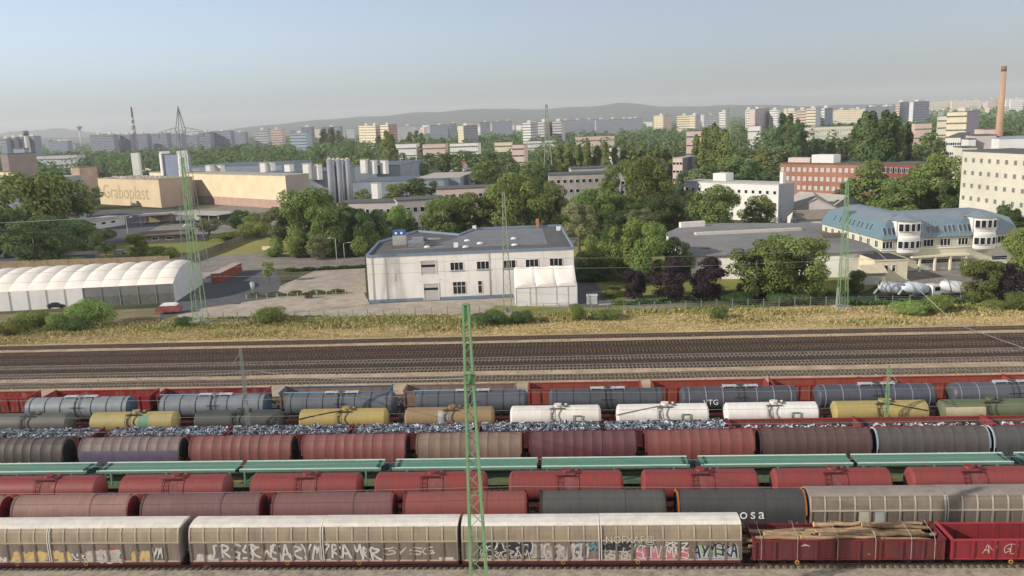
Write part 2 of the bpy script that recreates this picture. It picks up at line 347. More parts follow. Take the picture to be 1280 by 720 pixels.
# ---- tank wagon
def tank_wagon(L,r,cz,name='tank_wagon',bands=(),plat=True,dome=.35,topwalk=False,bx=0.0,twoax=False,gap=1.3):
    t=thing(name,'x','wagon'); B=L-gap
    frame(t,L,hw=1.2)
    b=MB(); rings=[]
    for x,f in ((-B/2,.0),(-B/2+.05,.55),(-B/2+.16,.82),(-B/2+dome,1.0),(B/2-dome,1.0),(B/2-.16,.82),(B/2-.05,.55),(B/2,.0)):
        rings.append([(x,math.cos(2*math.pi*i/28)*r*max(f,.01),cz+math.sin(2*math.pi*i/28)*r*max(f,.01)) for i in range(28)])
    b.loft(rings[:4],1,True,False); b.loft(rings[3:5],0,True,False); b.loft(rings[4:],1,True,False)
    b.build('tank',[BODY,ENDM],t)
    if bands:
        for x in bands:
            b=MB(); b.loft([[(x+dx,math.cos(2*math.pi*i/28)*(r+dr),cz+math.sin(2*math.pi*i/28)*(r+dr)) for i in range(28)] for dx,dr in ((-.06,0),(-.06,.03),(.06,.03),(.06,0))],0,True,False)
            b.build('band',BODY2,t)
    b=MB()
    for x in (-B/2+1.2,B/2-1.2): b.box(x-.5,-1.1,1.1,x+.5,1.1,cz-r*.72)
    b.build('saddle',BLACK,t)
    b=MB(); z=cz+r; b.cyl((bx,0,z-.1),(bx,0,z+.16),.42,n=14); b.cyl((bx,0,z+.16),(bx,0,z+.21),.47,n=14); b.bar((bx-.45,0,z+.27),(bx+.5,0,z+.27),.07); b.cyl((bx+1.0,.1,z-.1),(bx+1.0,.1,z+.22),.12,n=8)
    b.build('manway',BODY,t)
    if plat:
        b=MB(); b.box(bx-1.0,-.9,z-.14,bx+.9,-.58,z-.09); b.bar((bx-1.0,-.9,z-.02),(bx+.9,-.9,z-.02),.035)
        b.box(bx+.75,-.55,z+.02,bx+1.3,.6,z+.07)
        b.build('walkway',BODY2,t)
        b=MB()
        for xx in (bx-.95,bx-.45):
            pts=[(xx,-r*math.cos(R(a))-.1,cz+(r+.1)*math.sin(R(a))) for a in (60,40,20,0,-20)]+[(xx,-r-.05,1.15)]
            for p,q in zip(pts,pts[1:]): b.bar(p,q,.04)
        for a in (50,35,20,5,-10,-22): 
            y=-(r+.1)*math.cos(R(a)); zz=cz+(r+.1)*math.sin(R(a)); b.bar((bx-.95,y,zz),(bx-.45,y,zz),.025)
        b.build('ladder',BODY2,t)
    if topwalk:
        b=MB(); b.box(bx-2.2,-.42,z+.16,bx+2.2,.42,z+.2,0)
        for x in (bx-2.1,bx-.7,bx+.7,bx+2.1): b.box(x-.04,-.38,z-.02,x+.04,.38,z+.16)
        b.build('walkway',mat('galvanised','a8aaab',.5,.15,2),t)
        b=MB()
        for xx in (bx-.3,bx+.3):
            pts=[(xx,-(r+.1)*math.cos(R(a)),cz+(r+.1)*math.sin(R(a))) for a in (80,60,40,20,0,-20)]+[(xx,-r-.05,1.15)]
            for p,q in zip(pts,pts[1:]): b.bar(p,q,.05)
        b.bar((bx-.9,-(r+.1)*math.cos(R(20)),cz+r*math.sin(R(20))),(bx+.9,-(r+.1)*math.cos(R(20)),cz+r*math.sin(R(20))),.05)
        b.build('ladder',BLACK,t)
    if twoax: wheelset(t,-L/2+2.6); wheelset(t,L/2-2.6)
    else: bogie(t,-L/2+2.2,False); bogie(t,L/2-2.2,False)
    buffers(t,L); return t
# ---- open gondola
def gondola(L,h=3.1,ribs=9,hw=1.45,name='open_wagon'):
    t=thing(name,'x','wagon'); B=L-1.25; frame(t,L)
    b=MB(); b.box(-B/2,-hw+.05,1.12,B/2,hw-.05,1.2); b.build('floor',mat('wagon_floor','3a312d',.9,.3,1.5),t)
    for q,nm in ((-1,'side_wall'),(1,'side_wall')):
        b=MB(); b.box(-B/2,q*hw-.03,1.12,B/2,q*hw+.03,h)
        for i in range(ribs+1):
            x=-B/2+B*i/ribs+(.08 if i==0 else -.08 if i==ribs else 0)
            y0,y1=(q*hw-.15,q*hw-.03) if q<0 else (q*hw+.03,q*hw+.15)
            n=len(b.v); b.box(x-.09,y0,1.0,x+.09,y1,h-.1)
            y0,y1=(q*hw+.03,q*hw+.06) if q<0 else (q*hw-.06,q*hw-.03)
            b.box(x-.06,y0,1.2,x+.06,y1,h-.1)
        b.box(-B/2,q*hw-.09,h-.1,B/2,q*hw+.09,h+.03,1)
        b.box(-B/2,q*hw-.1,1.0,B/2,q*hw+.031,1.12,1)
        b.build(nm,[BODY,BODY2],t)
    for s in (-1,1):
        b=MB(); x=s*B/2; b.box(x-.03,-hw+.03,1.12,x+.03,hw-.03,h-.02); b.box(x-.1,-hw-.09,h-.02,x+.1,hw+.09,h+.16,1)
        for y in (-.9,-.3,.3,.9): b.box(min(x,x+s*.12),y-.06,1.1,max(x,x+s*.12),y+.06,h-.02)
        b.build('end_wall',[BODY,BODY2],t)
    bogie(t,-L/2+2.4,L>15.9); bogie(t,L/2-2.4,L>15.9); buffers(t,L); return t
# ---- car carrier with an empty trough-shaped upper deck
def car_carrier(L):
    t=thing('car_carrier','x','wagon'); B=L-1.2; frame(t,L,m=mat('carrier_dark','1f3a35',.7,.2))
    MG=BODY
    b=MB(); b.box(-B/2,-1.3,1.12,B/2,1.3,1.18,0); 
    b.box(-B/2,-1.42,1.0,B/2,-1.3,1.35,0); b.box(-B/2,1.3,1.0,B/2,1.42,1.35,0)
    b.build('lower_deck',[mat('carrier_low','6e6a3a',.8,.3,.5,c2='31574c')],t)
    for s in (-1,1):
        x0,x1=(-B/2,-.25) if s<0 else (.25,B/2)
        b=MB(); b.box(x0,-1.0,2.72,x1,1.0,2.77,0)
        for y in (-1,1):
            b.box(x0,min(y*1.0,y*1.22),2.62,x1,max(y*1.0,y*1.22),2.86,0)
            b.box(x0,y*1.12-.09,2.86,x1,y*1.12+.10,2.92,1)
        for i in range(9):
            x=x0+.3+(x1-x0-.6)*i/8; b.box(x-.03,-1.05,2.66,x+.03,1.05,2.72,0)
        b.build('upper_deck',[MG,BODY2],t)
        b=MB(); xe=s*(B/2)
        b.box(min(xe,xe+s*.5),-1.0,2.5,max(xe,xe+s*.5),1.0,2.56); 
        b.bar((xe-s*.2,-1.2,2.9),(xe+s*.55,1.2,2.62),.12); b.bar((xe-s*.5,-1.2,2.84),(xe-s*.5,1.2,2.84),.1)
        b.build('ramp_plate',mat('ramp_dark','20413f',.7,.3,1.5),t)
    for x in (-B/2+1.6,-B/4,-.8,.8,B/4,B/2-1.6):
        for y in (-1.3,1.3): b=MB(); b.bar((x,y,1.3),(x,y*.9,2.65),.16,.2); b.build('post',MG,t)
    b=MB()
    for s in (-1,1):
        for q in (-1,1): b.bar((s*.8,q*1.36,1.4),(s*2.2,q*1.36,2.6),.08)
    b.build('brace',MG,t)
    for x in (-L/2+2.2,-1.2,1.2,L/2-2.2): wheelset(t,x)
    buffers(t,L); return t
# ---- text on things
def text_mesh(s,size,name,m,parent,loc,rot=(R(90),0,0),ext=.004,spacing=1.0):
    c=bpy.data.curves.new('t','FONT'); c.body=s; c.size=size; c.extrude=ext; c.space_character=spacing
    o=bpy.data.objects.new('t',c); COL.objects.link(o); bpy.context.view_layer.update()
    me=bpy.data.meshes.new_from_object(o.evaluated_get(bpy.context.evaluated_depsgraph_get())); bpy.data.objects.remove(o); 
    me.materials.clear(); me.materials.append(m)
    q=bpy.data.objects.new(name,me); COL.objects.link(q); q.location=loc; q.rotation_euler=rot
    return kid(parent,q)
def strokes(b,pts,w,y,m=0):
    pass
    for (x0,z0),(x1,z1) in zip(pts,pts[1:]):
        d=Vector((x1-x0,0,z1-z0)); 
        if d.length<1e-4: continue
        n=Vector((-d.z,0,d.x)).normalized()*w/2; e=d.normalized()*w*.25
        p=Vector((x0,y,z0))-e; q=Vector((x1,y,z1))+e
        b.lay=getattr(b,'lay',0)+1; o_=Vector((0,-b.lay*.00006,0)); b.poly([p-n+o_,q-n+o_,q+n+o_,p+n+o_],m)
GLY=[[(0,0),(.2,1),(.5,.5),(.8,1),(1,0)],[(1,.9),(.3,1),(0,.6),(.9,.4),(.8,0),(0,.1)],[(0,1),(0,0),(.9,.1),(1,.9),(.1,1)],[(0,0),(.4,1),(1,0),(.7,.4),(.2,.4)],
     [(.9,1),(.2,.8),(0,.4),(.3,0),(1,.2),(.9,.5),(.5,.5)],[(0,1),(.5,.3),(1,1),(.5,.3),(.4,0)],[(0,0),(0,1),(.8,.8),(.1,.5),(.9,0)],[(0,.9),(1,1),(.1,.1),(1,0)],[(0,1),(.1,.1),(.5,.6),(.9,.1),(1,1)]]
def blobs(parent,x0,x1,z0,z1,n,m,seed,y=-1.4565,name='graffiti_fill'):
    rg=random.Random(seed); b=MB()
    for i in range(n):
        cx_=x0+(x1-x0)*(i+.5)/n+rg.uniform(-.1,.1); rx=(x1-x0)/n*rg.uniform(.45,.7); rz=(z1-z0)*rg.uniform(.38,.52); cz_=(z0+z1)/2+rg.uniform(-.1,.1); k=9
        b.poly([(cx_+math.cos(2*math.pi*j/k)*rx*rg.uniform(.8,1.15),y-.00013*i,cz_+math.sin(2*math.pi*j/k)*rz*rg.uniform(.8,1.1)) for j in range(k)])
    return b.build(name,m,parent)
def smooth(P,k=4):
    out=[]
    for i in range(len(P)-1):
        p0=P[max(0,i-1)];p1=P[i];p2=P[i+1];p3=P[min(len(P)-1,i+2)]
        for j in range(k):
            t=j/k; out.append(tuple(.5*(2*p1[a]+(p2[a]-p0[a])*t+(2*p0[a]-5*p1[a]+4*p2[a]-p3[a])*t*t+(3*p1[a]-p0[a]-3*p2[a]+p3[a])*t**3) for a in (0,1)))
    return out+[P[-1]]
def graffiti(parent,x0,x1,z0,z1,n,cols,seed,y=-1.459,w=.16,name='graffiti'):
    rg=random.Random(seed); b=MB(); dx=(x1-x0)/n
    for i in range(n):
        g=rg.choice(GLY); hh=(z1-z0)*rg.uniform(.75,1); zz=z0+rg.uniform(0,(z1-z0)-hh); ww=dx*rg.uniform(.75,1.05); sh=rg.uniform(-.25,.35)
        xx=x0+dx*i
        def P(g,ox=0,oz=0): return [(xx+u*ww+sh*(v)*.5+ox,zz+v*hh+oz) for u,v in g]
        gg=[g[0]]
        for p,q in zip(g,g[1:]):
            m_=((p[0]+q[0])/2+rg.uniform(-.12,.12),(p[1]+q[1])/2+rg.uniform(-.1,.1)); gg+= [m_,q]
        if len(cols)>1: strokes(b,smooth(P(gg,.05,-.04)),w*1.5,y+.002-.0006*i/n,1)
        strokes(b,smooth(P(gg)),w,y-.002-.0006*i/n,0)
    return b.build(name,cols,parent)
GW=mat('graffiti_white','b3afa8',.6,.3,2); GD=mat('graffiti_dark','2d2f35',.6,.2,2); GY=mat('graffiti_yellow','b89a5c',.6,.3,2); GP=mat('graffiti_pink','b0616a',.6,.25,2); GB=mat('graffiti_blue','8fa3b8',.6,.25,2); GN=mat('graffiti_tan','a59c92',.6,.3,2); GT=mat('graffiti_teal','5f7f86',.6,.3,2)
# ------------------------------------------------------------ placing
YR=[67.15,72.35,77.3,82.4,87.5,92.5,97.4,102.4,107.6]
def XS(px,py,z): return G(px,py,z).x
ORD=['first','second','third','fourth','fifth','sixth','seventh','eighth','ninth','tenth','eleventh','twelfth']
def put(proto,first,x,row,label,group,mp):
    o=proto if first else dup(proto)
    o.location=(x,YR[row],0); o['label']=label; o['group']=group; paintkids(o,mp); return o
def span(a,b,py,z): x0,x1=XS(a,py,z),XS(b,py,z); return (x0+x1)/2,x1-x0
C_CREAM=mat('cream_rib','9c907a',.6,.15,.8); 
taupe=mat('hood_taupe','8d7e66',.6,0,.7,c2='75695c',bump=.05,stretch=(1,1,.5),streak=.14); taupe_dk=mat('hood_taupe_rib','6a6056',.65,.2,1)
# row 1
c0,l0=span(241,574.5,652,4.1); PITCH=l0+.35
hw=hood_wagon(l0+1.0); 
GR1='long ribbed hood wagons with white roofs in the nearest train'
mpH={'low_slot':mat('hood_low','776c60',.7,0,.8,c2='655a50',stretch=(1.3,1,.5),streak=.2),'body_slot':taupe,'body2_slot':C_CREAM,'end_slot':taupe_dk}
hcs=[span(-93,240,652,4.1)[0],c0,span(576,927,652,4.1)[0]]
hl=['leftmost white roofed hood wagon with yellow and pale graffiti, nearest train','second white roofed hood wagon, big white graffiti letters along its lower wall','third white roofed hood wagon, crowded black pink and blue graffiti, behind the green mast']
HW=[]
for i in (0,1,2):
    o=hw if i==0 else dup(hw); HW.append(o)
for o,x,l in zip(HW,hcs,hl):
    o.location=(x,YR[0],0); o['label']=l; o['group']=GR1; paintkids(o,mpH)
X1=lambda px: XS(px,690,1.9)
o=HW[0]; ox=o.location.x
graffiti(o,X1(16)-ox,X1(88)-ox,1.15,1.95,6,[GY,GN],3,w=.3); graffiti(o,X1(90)-ox,X1(108)-ox,1.1,1.8,3,[GW,GD],4,w=.12); graffiti(o,X1(108)-ox,X1(150)-ox,1.1,2.05,5,[GN,GW],5,w=.26); graffiti(o,X1(165)-ox,X1(192)-ox,1.15,1.95,3,[GY,GN],6,w=.24); graffiti(o,X1(190)-ox,X1(204)-ox,1.3,2.3,2,[GW,GD],7,w=.12); graffiti(o,X1(0)-ox,X1(14)-ox,1.1,1.5,2,[GW],8,w=.15)
o=HW[1]; ox=o.location.x
graffiti(o,X1(266)-ox,X1(478)-ox,1.12,2.6,17,[GW],21,w=.19); graffiti(o,X1(247)-ox,X1(264)-ox,1.1,1.6,2,[GW],22,w=.35); graffiti(o,X1(478)-ox,X1(545)-ox,1.6,2.3,4,[GW],23,w=.1)
b=MB(); b.box(X1(548)-ox,-1.462,1.1,X1(566)-ox,-1.458,1.32); b.build('white_panel',GW,o)
o=HW[2]; ox=o.location.x
graffiti(o,X1(600)-ox,X1(662)-ox,1.5,2.7,6,[GD,GW],31,w=.3); graffiti(o,X1(600)-ox,X1(662)-ox,1.1,2.1,7,[GN,GD],32,y=-1.462,w=.1)
graffiti(o,X1(662)-ox,X1(735)-ox,1.1,2.5,8,[GN],33,w=.2); graffiti(o,X1(720)-ox,X1(752)-ox,2.0,2.7,5,[GT,GD],34,y=-1.464,w=.14)
graffiti(o,X1(754)-ox,X1(792)-ox,1.9,2.65,5,[GD,GN],35,w=.25); graffiti(o,X1(754)-ox,X1(792)-ox,1.1,1.8,5,[GN],36,w=.16)
b=MB(); b.box(X1(796)-ox,-1.4575,1.12,X1(862)-ox,-1.4565,2.05); b.build('pink_patch',GP,o); graffiti(o,X1(796)-ox,X1(862)-ox,1.15,2.3,7,[GW],37,y=-1.462,w=.1); graffiti(o,X1(832)-ox,X1(862)-ox,2.0,2.7,3,[GW,GD],38,y=-1.463,w=.12)
b=MB(); b.box(X1(868)-ox,-1.4575,1.15,X1(924)-ox,-1.4565,2.2); b.build('blue_patch',GB,o); graffiti(o,X1(868)-ox,X1(924)-ox,1.2,2.5,6,[GD,GW],39,y=-1.462,w=.14)
blobs(HW[2],X1(600)-ox,X1(660)-ox,1.3,2.65,6,GD,81); blobs(HW[2],X1(664)-ox,X1(716)-ox,1.2,2.3,5,mat('graffiti_mud','8f8577',.7,.2,2),82); blobs(HW[2],X1(720)-ox,X1(750)-ox,1.9,2.7,3,GT,83); blobs(HW[2],X1(755)-ox,X1(792)-ox,1.7,2.6,4,GD,84); blobs(HW[2],X1(868)-ox,X1(900)-ox,1.3,2.4,2,mat('graffiti_green','7f9a6c',.6,.2,2),85,y=-1.4583)
blobs(HW[0],X1(16)-HW[0].location.x,X1(88)-HW[0].location.x,1.15,1.95,6,GY,86); blobs(HW[0],X1(108)-HW[0].location.x,X1(150)-HW[0].location.x,1.15,2.1,4,GN,87); blobs(HW[0],X1(128)-HW[0].location.x,X1(146)-HW[0].location.x,1.9,2.3,2,mat('graffiti_red','9a4440',.6,.2,2),88,y=-1.4575)
text_mesh('NOFXAF@',.85,'painted_letters',mat('letters_pale','a59f94',.7,.25,3),o,(X1(757)-ox,-1.56,2.62),rot=(R(78),0,0))
# log wagon + red gondola of row 1
def gond_mp(c,c2,r='rim'): return {'body_slot':c,'body2_slot':c2}
m1=paint('gon_maroon','6e2a2b','5a3f3a',(.4,.7)); m1r=paint('gon_maroon_rim','7e2225','5d2f2c')
m2=paint('gon_red','8e2a30','6d3533',(.5,.8)); m2r=paint('gon_red_rim','a5343b','7e2a2c',(.55,.85))
cx,ll=span(938,1182,672,2.8); LW=gondola(ll+.9,h=2.75,ribs=9)
tag(LW,'maroon open wagon loaded with brown tree trunks in the nearest train',group='open wagons at the right end of the nearest train'); LW.location=(cx,YR[0],0); paintkids(LW,gond_mp(m1,m1r)); LWL=ll
cx2=XS(1186,672,2.8)+ (ll+.9)/2-.5
RG=dup(LW,None,(cx2,YR[0],0),label='bright red empty open wagon cut off by the right edge, nearest train'); paintkids(RG,gond_mp(m2,m2r))
for k in (0,1):
    b=MB(); b.cyl((0,-1.62,.82),(0,-1.59,.82),.19,n=14); b.cyl((0,-1.63,.82),(0,-1.62,.82),.1,n=12,m=1); b.build('brake_wheel',[MC['yellow_ring'],BLACK],LW if k==0 else RG,(-4.2 if k==0 else -3.0,0,0))
graffiti(RG,-5.3,-4.0,1.5,2.3,2,[GW],51,y=-1.485,w=.05); graffiti(RG,-3.6,-2.4,1.4,2.4,2,[GW],52,y=-1.485,w=.05); graffiti(LW,-3.9,-3.2,2.2,2.4,1,[GW],53,y=-1.485,w=.06)
bark=mat('log_bark','6b5140',.9,0,2.5,c2='97805e',stretch=(.4,2,2),bump=.4,rand=.42); cutw=mat('log_cut','c7a268',.8,.2,4)
logs=[]
for k in range(4):
    b=MB(); L_=(4.6,5.4,6.2,3.9)[k]; r0=(.17,.2,.15,.22)[k]; rings=[]
    for i in range(7):
        x=-L_/2+L_*i/6; rr=r0*(1.1-.3*i/6); cy=.05*math.sin(i*1.7+k); cz_=.04*math.cos(i*2.1+k)
        rings.append([(x,cy+math.cos(2*math.pi*j/9)*rr,cz_+math.sin(2*math.pi*j/9)*rr) for j in range(9)])
    b.loft(rings,0,True,False); b.poly(rings[0][::-1],1); b.poly(rings[-1],1); logs.append(b.build('log',[bark,cutw]))
stacks=[(-5.2,3.0,4,['left']),(-.2,2.9,4,['middle']),(4.6,2.85,3,['right'])]
used=set(); rg=random.Random(5)
for si,(sx,topz,nl,_) in enumerate(stacks):
    for lay in range(5):
        for j in range(6):
            if lay==4 and rg.random()<.5: continue
            k=rg.randrange(4); z=1.40+lay*.365+rg.uniform(-.05,.09); y=-1.15+j*.44+(.2 if lay%2 else 0)+rg.uniform(-.05,.05)
            if abs(y)>1.22: continue
            src=logs[k]
            if k in used: o=src.copy(); COL.objects.link(o)
            else: o=src; used.add(k)
            o.location=(cx+sx+rg.uniform(-.75,.75)-.2,YR[0]+y,z+.0); o.rotation_euler=(rg.uniform(0,6),rg.uniform(-.02,.02),(0 if rg.random()<.5 else math.pi)+rg.uniform(-.07,.07))
            pos=('left','middle','right')[si]
            if lay<3: lb='brown log low in the %s pile of the log wagon'%pos
            elif lay==3: lb='brown barked log in the upper layer of the %s pile, log wagon'%pos
            else: lb='brown barked log on top of the %s pile on the log wagon'%pos
            tag(o,lb,'log','logs stacked in the maroon open wagon')
for i,x in enumerate((-7.2,-4.2,-.9,2.2,5.1,7.0)):
    b=MB(); pts=[(-1.63,1.1),(-1.6,2.78),(-1.3,3.14),(0,3.28),(1.3,3.14),(1.6,2.78)]
    for p,q in zip(pts,pts[1:]): b.bar((0,p[0],p[1]),(.25*(q[0]>0),q[0],q[1]),.03)
    o=b.build('lashing_strap',GN); o.location=(cx+x,YR[0],0); tag(o,'%s pale lashing strap from the left, tied over the logs'%ORD[i],'strap','straps over the log load')
# row 2 : smooth coil wagons, then a brown hood wagon
GR2='smooth covered coil wagons in the second train'
cw=coil_wagon(13.35,False); first=True
red_end=paint('end_red','6d1420','4c1a20',(.5,.8)); dk_end=mat('end_dark','1d1c1d',.7,.2)
r2=[(-128,17,'a0786c','8f6b62',red_end,'leftmost coil wagon, only its dark red end in view'),(17,180,'9c7468','8a665d',red_end,'dusty pinkish brown coil wagon with pale blue scribble near its foot'),(177,338,'7d5956','6b4b49',red_end,'faded maroon coil wagon with light streaks on its canopy'),(340,498,'845450','74514c',red_end,'reddish brown coil wagon, fourth canopy from the left in the second train'),
 (505,660,'93463f','864a42',red_end,'brick red coil wagon crossed by the green lattice mast'),(676,831,'4b4b4b','565450',red_end,'plain dark grey coil wagon beside the orange ringed one'),(845,1008,'3e3f40','474745',dk_end,'dark grey coil wagon with an orange end ring and white company lettering')]
for i,(a,b_,c,d,em,lb) in enumerate(r2):
    x,_=span(a,b_,632,3.0); cm=mat('coil2_%d'%i,dk(c),.6,0,.8,c2=dk(d),stretch=(1.5,.5,.5),bump=.05,thr=(.3,.7),streak=.2,top=('857a73',.08))
    ring=mat('ring_orange','c4742c',.5) if i==6 else mat('ring2_%d'%i,c,.5,.1)
    o=put(cw,first,x,1,lb,GR2,{'body_slot':cm,'body2_slot':ring,'end_slot':em}); first=False
    if i==6: text_mesh('wascosa',1.35,'lettering',mat('letter_white','cfcfcb',.5),o,(-3.75,-1.50,2.12),rot=(R(84),0,0),spacing=1.3)
    if i==1: graffiti(o,1.0,4.2,1.5,2.1,6,[GB],61,y=-1.46,w=.16)
    if i==6: graffiti(o,-5.2,-4.2,1.9,2.9,3,[GT],62,y=-1.47,w=.06)
brn=mat('hood2_brown','7b6d60',.65,0,.7,c2='6a5c50'); brnr=mat('hood2_rib','a39a8b',.6,.15); brnd=mat('hood2_lowrib','80786c',.6,.15)
xx=XS(1017,620,4.1)+23.1/2; o=dup(HW[0],None,(xx,YR[1],0),label='grey brown hood wagon without white roof, right end of the second train',group='brown hood wagons in the second train')
for k in list(KIDS[o.name]):
    if k.name.startswith(('graffiti','brake_wheel')): KIDS[o.name].remove(k); bpy.data.objects.remove(k)
paintkids(o,{'low_slot':mat('hood2_low','695e53',.7,.2,.8,streak=.2),'body_slot':brn,'body2_slot':brnr,'end_slot':brnd,'hood_roof':mat('hood2_roof','857b70',.6,.2)})
b=MB(); b.box(X1(0)*0-7.6,-1.463,1.3,-6.7,-1.457,2.7); b.box(-6.2,-1.463,1.3,-5.3,-1.457,2.7,1); b.build('pale_panel',[mat('pale_panel','a9a690',.6,.1),mat('pale_panel2','98a1a2',.6,.1)],o)
# row 3 : red tanks
GR3='red tank wagons in the third train'
tr=paint('tank_red','8a3a37','7c4640',(.42,.78),.5,.7); trd=paint('tank_red_dark','5e2426','4e2a2a',(.5,.8)); tre=paint('tank_red_end','883935','774540',(.45,.8),.5,.7)
tk=tank_wagon(13.55,1.42,2.62,bands=(1.3,),bx=.1,gap=2.2); first=True
xs3=[(0-12,145),(152,292),(316,452),(472,606),(640,775),(805,947),(968,1118),(1141,1296)]
n3=['leftmost red tank wagon, cut by the left edge','red tank wagon, second from the left edge, behind the maroon canopies','red tank wagon, third from the left, left of the green mast','red tank wagon directly behind the green lattice mast','red tank wagon just right of the green lattice mast','red tank wagon above the orange ringed coil wagon','red tank wagon above the left end of the brown hood wagon','rightmost red tank wagon, cut by the right edge']
for (a,b_),lb in zip(xs3,n3):
    x,_=span(a,b_,605,3.0); put(tk,first,x,2,lb,GR3,{'body_slot':tr,'body2_slot':trd,'end_slot':tre}); first=False
for o in [o for o in bpy.data.objects if o.get('group')==GR3]:
    rg=random.Random(len(o['label'])); x0=rg.uniform(-.5,.1); b=MB(); b.loft([[(xx,-1.428*math.cos(R(a)),2.62+1.428*math.sin(R(a))) for a in range(-10,86,8)] for xx in (x0,x0+rg.uniform(.7,1.6))],0,False,False); b.build('spill_stain',mat('stain','7a4340',.75,.35,2.5,streak=.3,stretch=(2,1,.4)),o)
# row 4 : green car carriers
GR4='green car carriers in the fourth train'
gg=mat('carrier_green','4c7e6a',.6,0,.5,c2='5b7a67',streak=.15,stretch=(.4,1,1)); gw=mat('carrier_rim','b7c9bb',.6,.15,.8)
e4=[-250,130,497,885,1275,1690]; 
xsE=[XS(p,578,2.8) for p in e4]
LC=(xsE[4]-xsE[1])/3; ca=car_carrier(LC); first=True
for i in range(5):
    x=xsE[1]+LC*(i-.5)
    if x-LC/2>70 or x+LC/2<-85: continue
    put(ca,first,x,3,['leftmost green car carrier with worn greyish deck, cut by the left edge','long green car carrier, second from the left, empty upper deck','long green car carrier behind the green lattice mast','long green car carrier with white marks at its right end, right of centre','green car carrier at the far right edge'][i],GR4,{'body_slot':gg,'body2_slot':gw}); first=False
    oo=bpy.data.objects[[o.name for o in bpy.data.objects if o.name.startswith('car_carrier')][-1]]
# row 5 : ribbed coil wagons
GR5='ribbed covered coil wagons in the fifth train'
cr=coil_wagon(13.6,True); first=True; teal=mat('end_teal','1c3a44',.6,.2); silver=mat('ring_silver','a3adb8',.4,.1)
r5=[(-35,107,'544a46','463f3b',dk_end,None,'leftmost ribbed wagon, very dark brown, scribbles along its foot'),(110,238,'7c6d69','726460',dk_end,None,'greyish brown ribbed wagon with a faded violet stripe along its side'),(243,373,'8a5048','734640',dk_end,None,'rust brown ribbed wagon, third from the left in the fifth train'),(380,512,'8b4a47','7f5049',dk_end,None,'dusty red ribbed wagon left of the green mast, clear arched ribs'),(520,655,'8a7360','7d6658',red_end,None,'light tan brown ribbed wagon behind the green mast'),
 (660,797,'6a3a40','5c353a',red_end,None,'dark wine red wagon, ribs hardly visible, right of the mast'),(805,945,'8b4840','7b463e',red_end,None,'orange brown ribbed wagon, right of the wine red one'),(950,1092,'5f433f','54403c',dk_end,None,'dark brown ribbed wagon next to the grey wagon with the silver ring'),(1093,1247,'4e4b49','5a5652',teal,silver,'dark grey ribbed wagon with a silver end ring over a teal end'),(1247,1395,'4b494a','555354',teal,silver,'last dark grey ribbed wagon at the right edge, silver end ring')]
for i,(a,b_,c,d,em,rg_,lb) in enumerate(r5):
    x,_=span(a,b_,555,3.0); cm=mat('coil5_%d'%i,dk(c),.65,0,.9,c2=dk(d),stretch=(1.5,.5,.5),bump=.05,thr=(.3,.7),streak=.22,top=('81766a',.12))
    o=put(cr,first,x,4,lb,GR5,{'body_slot':cm,'body2_slot':rg_ or mat('ring5_%d'%i,c,.5,.1),'end_slot':em}); first=False
    if i==1: 
        b=MB(); b.loft([[(xx,-(1.475*math.cos(R(a)))*1.005,2.35+1.95*math.sin(R(a))) for a in (0,8,16,24)] for xx in (-5.8,5.8)],0,False,False); b.box(-5.8,-1.49,1.7,5.8,-1.46,2.34); b.build('violet_stripe',mat('violet','554b60',.6,.25,.8,streak=.15),o)
    if i==0: o50=o
    if i in (3,8): text_mesh(') (',.8,'round_marks',GW,o,(-3.2 if i==3 else .5,-1.47,1.5))
graffiti(o50,-6,4,1.4,2.0,22,[GN,GT],71,y=-1.46,w=.05)
# row 6 : gondolas with crushed metal
GR6='open wagons filled with scrap metal in the sixth train'
e6=[-15,147,294,443,600,754,911,1079,1245,1415]
xs=[XS(p,533,3.0) for p in e6]; gd=gondola(15.7,h=3.0,ribs=9); first=True
gm6=paint('gon6_maroon','5a2226','52332f'); gm6b=paint('gon6_brown','7e4a3c','6c463b'); gr6=paint('gon6_rim','6f2a2e','5d3834'); gr6b=paint('gon6_rimred','9c2f37','7e3a38',(.55,.8))
scr=[mat('scrap_blue','6c7888',.45,.35,3,metal=.15,rand=.0),mat('scrap_white','b3b9c0',.45,.2,3),mat('scrap_dark','3c4048',.6,.35,3)]
def heap(L,n,seed,zt,hgt=.55):
    rg=random.Random(seed); b=MB(); nx=60
    pr=[[(-L/2+L*i/nx,-1.3+2.6*j/7,zt-.25+(hgt*(1-abs(j-3.5)/4.2)*(.6+.4*math.sin(i*.6+seed))+rg.uniform(-.08,.1))*(1 if 0<i<nx else .3)) for j in range(8)] for i in range(nx+1)]
    b.loft(pr,2,False,False,False)
    for _ in range(n):
        i=rg.randrange(1,nx); j=rg.randrange(0,8); c=Vector(pr[i][j])+Vector((rg.uniform(-.1,.1),rg.uniform(-.1,.1),rg.uniform(0,.14)))
        a=Vector((rg.uniform(-1,1),rg.uniform(-1,1),rg.uniform(-.5,.5))).normalized(); q=a.cross(Vector((rg.uniform(-1,1),rg.uniform(-1,1),rg.uniform(-1,1)))).normalized()
        u=a*rg.uniform(.1,.32); v=q*rg.uniform(.05,.15); b.poly([c-u-v,c+u-v,c+u*.7+v,c-u+v*.6],rg.choice((0,0,1,1,2,0,1)))
    return b
hp=[heap(14.0,2300,s,3.0,.62) for s in (1,2)]; hpo=[h.build('scrap_heap',scr) for h in hp]; hpl=heap(14.0,700,3,2.35,.4).build('scrap_heap',[scr[2],scr[1],scr[2]])
hused=set(); locn=['at the far left','under the dark grey tank at the left','under the ochre tank','left of the green mast','beside the green mast','right of the green mast below the first white tank','below the second and third white tanks','below the ochre tank at the right','at the right edge']
